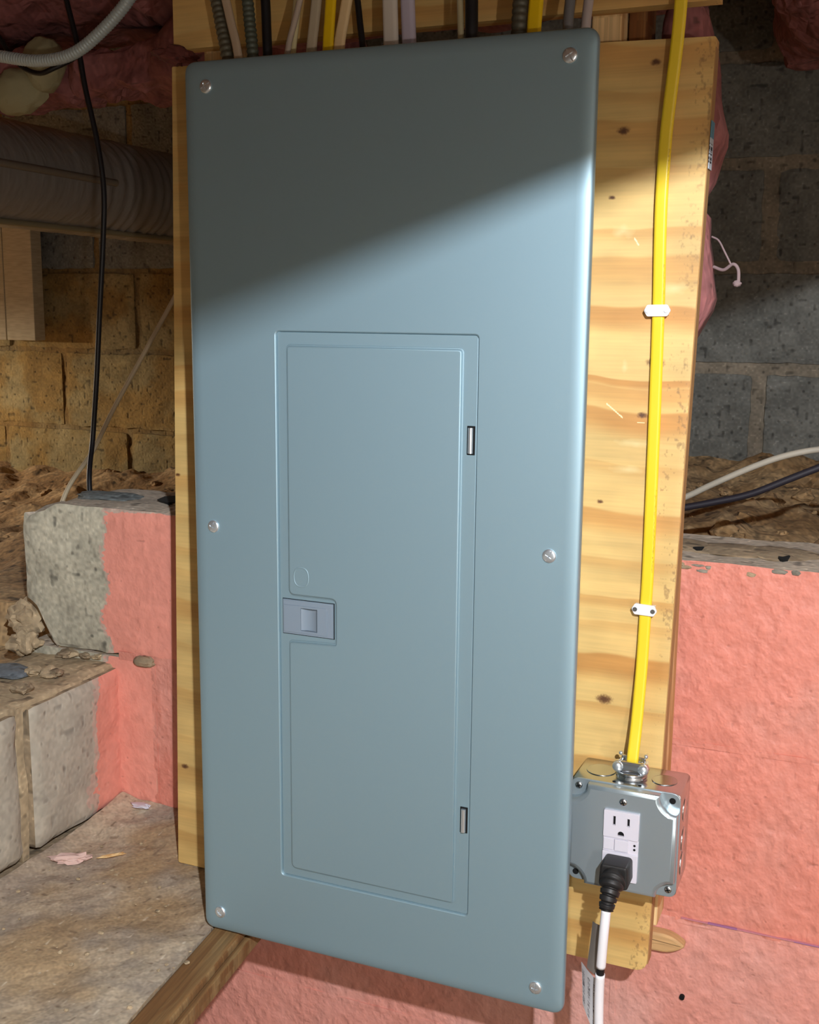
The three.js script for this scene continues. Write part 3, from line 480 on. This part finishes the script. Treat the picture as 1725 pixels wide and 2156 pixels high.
{
  const cx = 0.4247, cy = 0.1605, hw = 0.0508;
  const t = thing('outlet_box', 'square galvanised outlet box with a raised cover and a white receptacle', 'outlet box', [cx, cy, -0.11]);
  obj('box_body', extr(roundedPoly(rectPts(-hw, -hw + 0.001, hw, hw - 0.001), 0.005, 5), 0.0515, 0.0008), zincMirror, t);
  const disc = (r, m) => new THREE.CylinderGeometry(r, r, 0.0006, 36);
  for (const [x, r] of [[-0.029, 0.0135], [0.031, 0.0115]]) obj('knockout', [disc(r), new THREE.TorusGeometry(r, 0.0004, 6, 40).rotateX(Math.PI / 2)], zincMirror, t, [x, hw - 0.0006, 0.026]);
  for (const y of [0.026, -0.004, -0.028]) obj('knockout', [disc(0.011).rotateZ(Math.PI / 2), new THREE.TorusGeometry(0.011, 0.0007, 6, 40).rotateY(Math.PI / 2)], zincBright, t, [hw + 0.0002, y, 0.027]);
  for (const x of [-0.012, 0.012]) obj('vent_hole', new THREE.CylinderGeometry(0.0016, 0.0016, 0.0004, 14).translate(x, hw - 0.0008, 0.047), holeBlack, t);
  // raised cover: flange with four ears and a plateau that curves in round each ear
  obj('cover_flange', extr(roundedPoly(rectPts(-hw, -hw, hw, hw), 0.0085, 6), 0.0008, 0.0005), zinc, t, [0, 0, 0.0525]);
  const nt = []; const R = 0.0165, E = 0.0488;
  for (const [sx, sy, a0] of [[1, 1, -Math.PI / 2], [-1, 1, 0], [-1, -1, Math.PI / 2], [1, -1, Math.PI]]) {
    const cX = sx * (E + 0.001), cY = sy * (E + 0.001);
    for (let k = 0; k <= 8; k++) { const q = k / 8; const a = sx * sy > 0 ? mix(Math.PI * 1.5, Math.PI, q) : mix(Math.PI, Math.PI * 1.5, q); const dx = Math.abs(Math.cos(a)) * R, dy = Math.abs(Math.sin(a)) * R; nt.push([cX - sx * dx, cY - sy * dy]); }
  }
  const ring1 = nt;
  const pl = new THREE.ExtrudeGeometry(poly(ring1), { depth: 0.0055, bevelEnabled: true, bevelThickness: 0.0042, bevelSize: 0.0042, bevelOffset: -0.0042, bevelSegments: 6 });
  obj('raised_cover', capFlat(toCreasedNormals(pl, 0.9)), zinc, t, [0, 0, 0.0545]);
  const scr = (x, y, z, r) => { const pr = []; for (let i = 0; i <= 8; i++) { const a = i / 8 * Math.PI / 2; pr.push(new THREE.Vector2(r * Math.sin(a), r * 0.45 * Math.cos(a))); } const g = new THREE.LatheGeometry(pr.reverse(), 20).rotateX(Math.PI / 2); const m = obj('cover_screw', [g], zincBright, t, [x, y, z]); const s = obj('screw_slot', [new THREE.BoxGeometry(r * 1.3, r * 0.25, r * 0.2), new THREE.BoxGeometry(r * 0.25, r * 1.3, r * 0.2)], holeBlack, m, [0, 0, r * 0.4]); s.rotation.z = 0.4; };
  scr(-0.0435, 0.0435, 0.0538, 0.0036); scr(0.0435, -0.0435, 0.0538, 0.0036); scr(0.0008, 0.0385, 0.0642, 0.0038);
  for (const [x, y] of [[0.0435, 0.0435], [-0.0435, -0.0435]]) obj('screw_hole', new THREE.CylinderGeometry(0.0029, 0.0029, 0.0004, 20).rotateX(Math.PI / 2).translate(x, y, 0.0541), holeBlack, t);
  // receptacle
  const rc = new THREE.Group(); rc.name = 'receptacle'; rc.userData.label = 'white duplex receptacle with test buttons'; rc.position.set(0.0003, -0.0037, 0.0642); t.add(rc);
  const slot = (x, y, w, h) => rectPts(x - w / 2, y - h / 2, x + w / 2, y + h / 2);
  const gnd = (x, y) => { const o = []; for (let i = 0; i <= 12; i++) { const a = Math.PI * i / 12; o.push([x + 0.0029 * Math.cos(a), y + 0.0030 * Math.sin(a)]); } o.push([x - 0.0029, y - 0.0016], [x + 0.0029, y - 0.0016]); return o; };
  obj('socket_face', extr(roundedPoly(rectPts(-0.0164, 0.0075, 0.0164, 0.0338), 0.0012, 3), 0.0022, 0.0006, 2, [slot(-0.0065, 0.0242, 0.0021, 0.0088), slot(0.0065, 0.0242, 0.0021, 0.0074), gnd(0, 0.0115)]), white, rc);
  obj('socket_face', extr(roundedPoly(rectPts(-0.0164, -0.0338, 0.0164, -0.0062), 0.0012, 3), 0.0022, 0.0006, 2), white, rc);
  obj('button_strip', new RoundedBoxGeometry(0.0328, 0.0142, 0.0012, 2, 0.0003).translate(0, 0.0006, 0.0006), white, rc);
  obj('button', new RoundedBoxGeometry(0.0098, 0.0112, 0.0016, 2, 0.0004).translate(-0.0109, 0.0007, 0.0016), white, rc);
  obj('button', new RoundedBoxGeometry(0.0128, 0.0112, 0.0022, 2, 0.0004).translate(0.0010, 0.0007, 0.0018), white, rc);
  for (const y of [0.0026, -0.0014]) obj('indicator_hole', new THREE.CylinderGeometry(0.0011, 0.0011, 0.0004, 14).rotateX(Math.PI / 2).translate(0.0128, y, 0.0013), holeBlack, rc);
  obj('slot_dark_plate', new THREE.BoxGeometry(0.026, 0.024, 0.0006).translate(0, 0.02, -0.0001), holeBlack, rc);  // black plate paints the shadow inside the socket slots
  // two screw clamp connector on top
  const cl = new THREE.Group(); cl.name = 'cable_clamp'; cl.position.set(0.0, hw - 0.001, 0.026); cl.scale.setScalar(1.1); t.add(cl);
  obj('clamp_body', [new THREE.CylinderGeometry(0.0125, 0.0135, 0.004, 28).translate(0, 0.002, 0), new THREE.TorusGeometry(0.0125, 0.0016, 8, 28).rotateX(Math.PI / 2).translate(0, 0.004, 0), new RoundedBoxGeometry(0.021, 0.012, 0.0035, 2, 0.001).translate(0, 0.009, -0.0065), new RoundedBoxGeometry(0.0175, 0.008, 0.013, 3, 0.002).translate(0, 0.0065, 0)], zincBright, cl);
  obj('clamp_bar', [new RoundedBoxGeometry(0.024, 0.0095, 0.004, 3, 0.0012).translate(0, 0.0095, 0.0058), new THREE.CylinderGeometry(0.005, 0.005, 0.004, 20).rotateX(Math.PI / 2).translate(-0.0105, 0.0095, 0.0055), new THREE.CylinderGeometry(0.005, 0.005, 0.004, 20).rotateX(Math.PI / 2).translate(0.0105, 0.0095, 0.0055)], zincBright, cl);
  for (const x of [-0.0108, 0.0108]) { const s = obj('clamp_screw', [new THREE.SphereGeometry(0.0046, 18, 12).scale(1, 1, 0.7).translate(x, 0.0095, 0.0082), new THREE.CylinderGeometry(0.0017, 0.0017, 0.018, 12).rotateX(Math.PI / 2).translate(x, 0.0095, -0.001), new THREE.SphereGeometry(0.0019, 12, 8).translate(x, 0.0172, -0.004)], chrome, cl); }
}
{ // plug, black cord, label sleeves and flags
  const t = thing('power_cord', 'black plug and cord with white label sleeves hanging from the receptacle', 'power cord');
  const px = 0.4244, py = 0.1375;
  obj('plug_body', [extr(roundedPoly([[-0.0135, -0.0115], [0.0135, -0.0115], [0.0125, 0.0105], [-0.0125, 0.0105]], 0.004, 5), 0.021, 0.0022).translate(px, py, -0.0435)], rubber, t);
  const neck = [[px, py - 0.001, -0.026], [px, py - 0.004, -0.016], [px - 0.0003, py - 0.01, -0.010], [px - 0.0010, py - 0.016, -0.006], [px - 0.0016, py - 0.0235, -0.004]];
  obj('strain_relief', sweep(neck, circle(1, 22), 70, [1, 0, 0], (u) => mix(0.0118, 0.0066, Math.pow(u, 0.9)) - (u > 0.25 && (u * 6) % 1 > 0.7 ? 0.0018 : 0) + (u > 0.2 && u < 0.42 ? 0.0012 : 0)), rubber, t);
  const cord = [[px - 0.0014, py - 0.019, -0.0045], [px - 0.0026, py - 0.045, -0.003], [px - 0.0042, py - 0.075, -0.005], [px - 0.0056, py - 0.1, -0.008], [px - 0.0056, py - 0.13, -0.01], [px - 0.0046, py - 0.16, -0.01], [px - 0.002, py - 0.25, -0.006], [px + 0.01, py - 0.5, 0.02], [px + 0.04, py - 1.0, 0.1]];
  obj('cord', tube(cord, 0.0037, 140, 14), black, t);
  const c = curve(cord), L = c.getLength(); const part = (a, b) => Array.from({ length: 9 }, (_, i) => c.getPointAt(mix(a, b, i / 8) / L).toArray());
  obj('label_sleeve', sweep(part(0.0045, 0.063), circle(0.0044, 18), 24, [1, 0, 0]), whitePlastic, t);
  obj('label_sleeve', sweep(part(0.0705, 0.16), circle(0.0044, 18), 24, [1, 0, 0]), whitePlastic, t);
  const fl = tex(128, 512, (u, v) => { const line = [0.1, 0.45, 0.8].some(x => Math.abs(u - x) < 0.07), run = v > 0.06 && v < 0.86, ch = hash(Math.floor(v * 90), Math.floor(u * 3), 5, 6) > 0.38 && hash(Math.floor(v * 260), Math.floor(u * 24), 3, 6) > 0.35; return line && run && ch ? [70, 70, 78] : [222, 222, 226]; }, true, [1, 1]);
  const flagGeo = (pts) => { const P = [], Uv = [], I = [], n = 10; const [a, b, d, e] = pts.map(V); for (let i = 0; i <= n; i++) for (let j = 0; j <= 3; j++) { const v = i / n, u = j / 3, p = a.clone().lerp(b, u).lerp(d.clone().lerp(e, u), v); p.z += 0.002 * Math.sin(u * 3) - 0.001 * Math.sin(v * 4); P.push(p.x, p.y, p.z); Uv.push(u, 1 - v); } for (let i = 0; i < n; i++) for (let j = 0; j < 3; j++) { const k = i * 4 + j; I.push(k, k + 4, k + 1, k + 1, k + 4, k + 5); } const g = new THREE.BufferGeometry(); g.setAttribute('position', new THREE.Float32BufferAttribute(P, 3)); g.setAttribute('uv', new THREE.Float32BufferAttribute(Uv, 2)); g.setIndex(I); g.computeVertexNormals(); const back = g.clone(); back.translate(0.0002, 0, -0.0004); return join([g, back]); };
  obj('label_flag', flagGeo([[0.4065, 0.088, -0.024], [0.4205, 0.0965, -0.006], [0.4025, 0.04, -0.026], [0.4185, 0.045, -0.008]]), std({ color: 0x9c948c, roughness: 0.6, side: THREE.DoubleSide }), t);  // upper flag: shadow beside the cord is painted into its grey
  obj('label_flag', flagGeo([[0.3965, 0.0425, -0.028], [0.4175, 0.037, -0.011], [0.4, 0.002, -0.026], [0.4175, -0.018, -0.011]]), std({ map: fl, roughness: 0.5, side: THREE.DoubleSide }), t);
}

// ------------------------------------------------------------------ cables entering the top of the panel, left to right
{
  const T = (name, geo, m, label, cat = 'cable') => tag(obj(name, geo, m), label, cat);
  const rise = (xt, xb, z, bow = 0) => [[xb - (xt - xb) * 0.4, 0.835, z], [xb, 0.878, z], [mix(xb, xt, 0.5) + bow, 0.903, z - 0.003], [xt, 0.928, z - 0.006], [xt + (xt - xb) * 1.1, 0.985, z - 0.01], [xt + (xt - xb) * 1.6, 1.1, z - 0.01], [xt + (xt - xb) * 1.6, 1.32, z - 0.01]];
  const oliveM = std({ color: 0x5c5848, roughness: 0.55, metalness: 0.3 }), greenM = std({ color: 0x565c50, roughness: 0.55, metalness: 0.3 }), tanM = jacket(0xb09c84), cream = jacket(0xd8cc9c), beige = jacket(0xe0c494), tanG = jacket(0xbcae94), lilac = jacket(0xbcb4c4), whiteW = jacket(0xd0c8bc), yel = jacket(0xe8c010, 0.4), blk = jacket(0x141418), greyW = jacket(0x6c6a6a);
  T('flexible_conduit', corrugated(rise(0.002, 0.016, -0.052), 0.0066, 0.0055, 0.14), oliveM, 'olive ribbed conduit, leftmost of the lines entering the panel top', 'conduit');
  T('flat_cable', sweep(rise(0.0205, 0.0365, -0.036), flat(0.0085, 0.0052), 60), tanM, 'tan flat cable between the two ribbed conduits at top left');
  T('flexible_conduit', corrugated(rise(0.034, 0.0425, -0.054), 0.0058, 0.005, 0.12), greenM, 'greenish ribbed conduit beside the black cable at top left', 'conduit');
  T('round_cable', tube(rise(0.0455, 0.0505, -0.068), 0.0046), blk, 'black round cable right of the greenish ribbed conduit');
  T('flat_cable', sweep(rise(0.079, 0.0755, -0.07), flat(0.0085, 0.005), 60), cream, 'cream flat cable, first of the pale cables left of the yellow one');
  T('flat_cable', sweep(rise(0.094, 0.0825, -0.05), flat(0.0058, 0.005), 60), jacket(0xb0a090), 'thin slanting greyish cable between two pale cables');
  T('flat_cable', sweep(rise(0.1015, 0.0985, -0.066), flat(0.0105, 0.0056), 60), tanG, 'wide tan flat cable just left of the left yellow cable');
  T('flat_cable', sweep(rise(0.1215, 0.121, -0.056), flat(0.0108, 0.0056), 60), yel, 'yellow flat cable, left of two entering the panel top');
  T('flat_cable', sweep(rise(0.138, 0.1315, -0.058), flat(0.0108, 0.0056), 60), beige, 'beige flat cable touching the right side of the left yellow cable');
  T('round_cable', tube(rise(0.134, 0.143, -0.085), 0.003), blk, 'thin black cable end half hidden behind the beige cable');
  T('flat_cable', sweep(rise(0.178, 0.1825, -0.06), flat(0.0145, 0.0075), 60), whiteW, 'wide off-white cable, left one of the centre pair');
  T('flat_cable', sweep(rise(0.1935, 0.1985, -0.064), flat(0.0135, 0.0085), 60), lilac, 'lilac grey cable, right one of the centre pair');
  T('flat_cable', sweep(rise(0.245, 0.2495, -0.06), flat(0.0058, 0.005), 60), jacket(0xb4a884), 'thin cream cable along the left side of a thick black one');
  T('round_cable', tube(rise(0.2565, 0.2595, -0.06), 0.0058), blk, 'thick black cable right of the panel top\'s middle');
  T('flexible_conduit', corrugated(rise(0.3025, 0.303, -0.062), 0.0078, 0.006, 0.1), std({ color: 0x5e5a4c, roughness: 0.55, metalness: 0.3 }), 'fat olive ribbed conduit left of the right yellow cable', 'conduit');
  T('flat_cable', sweep(rise(0.3185, 0.3175, -0.056), flat(0.0128, 0.006), 60), yel, 'yellow flat cable, right of two entering the panel top');
  T('round_cable', tube(rise(0.3475, 0.346, -0.06), 0.0046), greyW, 'dark grey round cable near the panel\'s top right');
  T('round_cable', tube(rise(0.3645, 0.3615, -0.06), 0.0043), jacket(0xa89c98), 'pale grey cable, rightmost of those entering the panel top');
}

// ------------------------------------------------------------------ crawl space, left: duct, cables, conduit, insulation
{
  const t = thing('duct', 'dusty round duct wrapped in clear film under the pink insulation', 'duct', [-0.93, 0.885, 0]);
  const film = new THREE.MeshPhysicalMaterial({ color: 0x8c8680, roughness: 0.35, clearcoat: 0.6, clearcoatRoughness: 0.25, bumpMap: tex(256, 512, (u, v) => grey(128 + (fbm(u * 14, v * 60 + Math.sin(u * 9) * 2, 3, 221) - 0.5) * 200), false, [1, 1]), bumpScale: 0.004 });
  const body = sweep([[0, 0, 2.59], [0, 0, 1.2], [0, 0, -0.3], [0, 0, -0.95], [0, 0, -1.452]], circle(1, 60), 520, [0, 1, 0], (u, s) => 0.0985 + 0.0026 * Math.sin(s * 190 + Math.sin(s * 60)) * sst(3.47, 3.7, s) + 0.001 * fb3(s * 35, 0, 0, 225));
  obj('duct_body', body, film, t);
  const seam = [[0.097, 0.0, 2.5], [0.097, 0.0, 0.8], [0.1, 0.002, -0.5], [0.1, 0.0, -1.0]]; obj('seam', tube(seam, 0.007, 30, 10), std({ color: 0x7c7264, roughness: 0.5 }), t);
  obj('seam', tube([[0.045, -0.092, 2.5], [0.045, -0.092, 0.5], [0.045, -0.092, -0.8], [0.045, -0.092, -1.44]], 0.006, 30, 10), std({ color: 0x8a8064, roughness: 0.5 }), t);
}
tag(obj('flexible_conduit', corrugated([[-1.25, 1.32, -0.24], [-1.1, 1.14, -0.26], [-0.8, 1.02, -0.29], [-0.62, 0.985, -0.3], [-0.53, 0.972, -0.3], [-0.481, 0.962, -0.3], [-0.419, 0.952, -0.3], [-0.366, 0.956, -0.3], [-0.321, 0.978, -0.3], [-0.276, 1.013, -0.3], [-0.24, 1.06, -0.3], [-0.2, 1.2, -0.3], [-0.2, 1.33, -0.3]], 0.0078, 0.0042, 0.1), std({ color: 0xb4c2c4, roughness: 0.45, metalness: 0.2 })), 'light grey ribbed conduit curving across the pink insulation at upper left', 'conduit');
tag(obj('black_cable', tube([[-0.52, 1.33, -0.45], [-0.505, 1.13, -0.45], [-0.491, 1.068, -0.45], [-0.474, 1.003, -0.45], [-0.465, 0.951, -0.45], [-0.447, 0.872, -0.45], [-0.439, 0.807, -0.45], [-0.443, 0.74, -0.45], [-0.454, 0.638, -0.45], [-0.465, 0.534, -0.45], [-0.476, 0.448, -0.45], [-0.462, 0.385, -0.42], [-0.44, 0.3, -0.4]], 0.0039, 140), jacket(0x15151a, 0.45)), 'long black cable hanging down in front of the duct at left', 'cable');
tag(obj('black_cable', tube([[-0.66, 1.08, -0.4], [-0.6, 1.04, -0.4], [-0.569, 1.012, -0.4], [-0.557, 0.996, -0.4], [-0.533, 0.972, -0.4], [-0.505, 0.961, -0.4], [-0.48, 0.965, -0.4], [-0.446, 0.987, -0.42], [-0.42, 1.03, -0.45]], 0.0035, 60), jacket(0x101012, 0.5)), 'short black cable looping behind the light grey ribbed conduit', 'cable');
tag(obj('white_cable', tube([[-0.36, 0.78, -0.62], [-0.425, 0.658, -0.6], [-0.476, 0.564, -0.58], [-0.512, 0.482, -0.55], [-0.517, 0.419, -0.5], [-0.53, 0.361, -0.45], [-0.54, 0.28, -0.42], [-0.55, 0.16, -0.4]], 0.0036, 80), jacket(0xc8b898)), 'thin white cable slanting down behind the long black cable at left', 'cable');
tag(obj('foam_lump', worldUV(join([lumps(1, 951, 0.35, 0.045, 0.034, 0.03, 4).translate(-0.602, 0.954, -0.475), lumps(1, 953, 0.3, 0.03, 0.04, 0.03, 4).translate(-0.556, 0.99, -0.475)])), std({ color: 0x9c9674, roughness: 0.8 })), 'cream lump of foam behind the light grey ribbed conduit', 'foam');
function batt(x0, x1, y0, y1, z0, z1, seed, label, amp = 0.035, warp) {
  const w = x1 - x0, h = y1 - y0, d = z1 - z0, q = 0.011;
  const g = rough(w, h, d, [Math.min(60, Math.ceil(w / q)), Math.min(50, Math.ceil(h / q)), Math.min(40, Math.ceil(d / q))], Math.min(w, h, d) * 0.3, amp, 14, seed, warp);
  g.translate((x0 + x1) / 2, (y0 + y1) / 2, (z0 + z1) / 2); return tag(obj('insulation_batt', worldUV(g), pink), label, 'insulation');
}
batt(-1.3, -0.1, 1.075, 1.33, -0.85, -0.52, 961, 'long pink insulation batt along the top left of the picture');
batt(-0.565, -0.12, 0.965, 1.035, -0.72, -0.53, 963, 'sagging torn pink batt below the long one, right of the black cable', 0.045);
batt(-0.83, -0.62, 0.965, 1.035, -0.72, -0.53, 965, 'pink batt piece left of the cream foam lump');
batt(-0.1, 0.45, 0.945, 1.25, -0.34, -0.22, 967, 'pink insulation seen through the gap between plywood and header strip', 0.014);
batt(0.405, 0.47, 0.6, 0.925, -0.235, -0.172, 969, 'pink insulation strip hanging out behind the plywood\'s right edge', 0.012, v => { const y = v.y + 0.7625; const e = y > 0.8 ? mix(-0.006, -0.024, (y - 0.8) / 0.09) : y > 0.74 ? mix(-0.03, -0.006, (y - 0.74) / 0.06) : y > 0.65 ? mix(-0.006, -0.022, (y - 0.65) / 0.09) : mix(-0.028, -0.006, (y - 0.6) / 0.05); if (v.x > 0) v.x += e; });
batt(0.41, 1.6, 1.05, 1.33, -1.3, -0.86, 971, 'dark pink batt at the top right corner of the picture');
tag(obj('insulation_tuft', worldUV(lumps(1, 973, 1.0, 0.022, 0.009, 0.012, 4).rotateZ(-0.25).translate(-0.073, 0.892, -0.094)), std({ map: pinkMap, color: 0x7c5c50, roughness: 1 })), 'brownish tuft hanging over the panel\'s top left corner', 'insulation');
tag(obj('insulation_thread', [tube([[0.455, 0.712, -0.2], [0.462, 0.708, -0.196], [0.469, 0.697, -0.19], [0.475, 0.686, -0.19]], 0.0009, 30, 8), tube([[0.458, 0.684, -0.2], [0.468, 0.681, -0.195], [0.477, 0.686, -0.19], [0.482, 0.681, -0.19], [0.483, 0.669, -0.19]], 0.0016, 40, 8), lumps(1, 975, 0.6, 0.004, 0.003, 0.003, 2).translate(0.482, 0.668, -0.19)], std({ color: 0x8c7878, roughness: 1 })), 'pale pink thread with a knot sticking out right of the plywood', 'thread');
// right: two cables over the dirt
tag(obj('white_cable', tube([[0.3, 0.36, -0.6], [0.373, 0.392, -0.6], [0.416, 0.416, -0.6], [0.463, 0.441, -0.6], [0.504, 0.459, -0.6], [0.546, 0.47, -0.6], [0.6, 0.476, -0.6], [0.8, 0.45, -0.62], [1.0, 0.39, -0.65]], 0.0042, 90), jacket(0xb8b0a0)), 'white cable arching over the dirt right of the plywood', 'cable');
tag(obj('black_cable', tube([[0.3, 0.37, -0.55], [0.382, 0.389, -0.55], [0.424, 0.4, -0.55], [0.47, 0.414, -0.55], [0.515, 0.436, -0.55], [0.55, 0.453, -0.55], [0.6, 0.475, -0.55], [0.8, 0.46, -0.56], [1.0, 0.39, -0.58]], 0.0045, 90), jacket(0x2c2830)), 'dark cable below the white one over the dirt at right', 'cable');
for (const [x, y, z, s, l] of [[-0.435, 0.222, -0.24, 0.026, 'sandy mortar clump left of the bare block, above the broken wall top'], [-0.4, 0.206, -0.2, 0.018, 'smaller sandy mortar clump tucked under the bare block\'s chipped corner']])
  tag(obj('mortar_clump', worldUV(lumps(s, Math.round(s * 2e4), 0.9, 1.1, 1, 0.9, 4).translate(x, y, z)), mortarPale), l, 'clump');
// stones and clods on the dirt at left
for (const [x, y, z, s, m, l] of [[-0.62, 0.2, -0.62, 0.03, 0, 'grey stone in the dirt left of the bare block'], [-0.7, 0.21, -0.75, 0.04, 1, 'brown clod on the dirt bank near the left picture edge'], [-0.58, 0.19, -0.48, 0.025, 1, 'small clod against the left end of the bare block']])
  tag(obj('stone', worldUV(lumps(s, Math.round(s * 1e4), 0.7, 1.2, 0.8, 1).translate(x, y, z)), m ? dirt : cmuGrey), l, 'stone');

// ------------------------------------------------------------------ what stands outside the picture: beam, joists, lamps and an added fill light
{
  const b = new RoundedBoxGeometry(0.09, 0.42, 2.35, 2, 0.003); const o = obj('ceiling_beam', worldUV(b), pine); tag(o, 'wooden beam under the ceiling, right of and before the panel', 'beam');
  o.rotation.y = Math.atan2(-0.1774, 1); o.position.set(0.799 - 0.1774 * 1.29 - 0.045, 1.11, 1.29);
  for (let k = 0; k < 3; k++) { const j = obj('joist', worldUV(new THREE.BoxGeometry(5.9, 0.2, 0.04).translate(-0.5, 1.22, 0.75 + k * 0.6), false), pine); tag(j, ['ceiling joist nearest the panel', 'middle one of three ceiling joists', 'ceiling joist nearest the rear wall'][k], 'joist'); }
}
function bulb(name, label, p, color, power, r, baffle) {
  const t = thing(name, label, 'lamp', p);
  const m = obj('bulb', new THREE.SphereGeometry(r, 24, 16), new THREE.MeshStandardMaterial({ color: 0xffffff, emissive: new THREE.Color(color), emissiveIntensity: 30, roughness: 0.5 }), t);
  m.castShadow = false;
  obj('socket', new THREE.CylinderGeometry(r * 0.8, r * 0.9, 0.05, 20).translate(0, r + 0.024, 0), whitePlastic, t);
  obj('lead', new THREE.CylinderGeometry(0.004, 0.004, Math.max(0.02, 1.32 - p[1] - r - 0.048), 8).translate(0, r + 0.048 + Math.max(0.02, 1.32 - p[1] - r - 0.048) / 2, 0), black, t);
  if (baffle) { const pr = [[0.02, 0.1], [0.05, 0.095], [0.1, 0.06], [0.13, 0.012], [0.131, 0.0], [0.129, 0.0], [0.127, 0.012], [0.098, 0.058], [0.05, 0.092], [0.02, 0.096]].map(a => new THREE.Vector2(...a)); obj('baffle', new THREE.LatheGeometry(pr, 40).translate(0, -0.009, 0), zinc, t); }  // baffle added to keep this lamp off the upper far wall
  const l = pointLamp([0, 0, 0], color, power, 1); t.add(l); l.shadow.radius = r / 0.02 * 0.55; return t;
}
bulb('ceiling_lamp', 'bare bulb hanging behind and right of the camera', LAMP_ROOM, ROOM_COLOR, ROOM_POWER, 0.02);
bulb('crawl_lamp', 'bulb under an added light-blocking shade deep in the crawl space at left', LAMP_CRAWL, CRAWL_COLOR, CRAWL_POWER, 0.03, true);
bulb('added_fill_lamp', 'unseen fill bulb added low in the rear right to lift the shadows', LAMP_FILL, FILL_COLOR, FILL_POWER, 0.035);  // added fill light, lifts the areas the main bulb leaves dark

renderer.render(scene, camera);
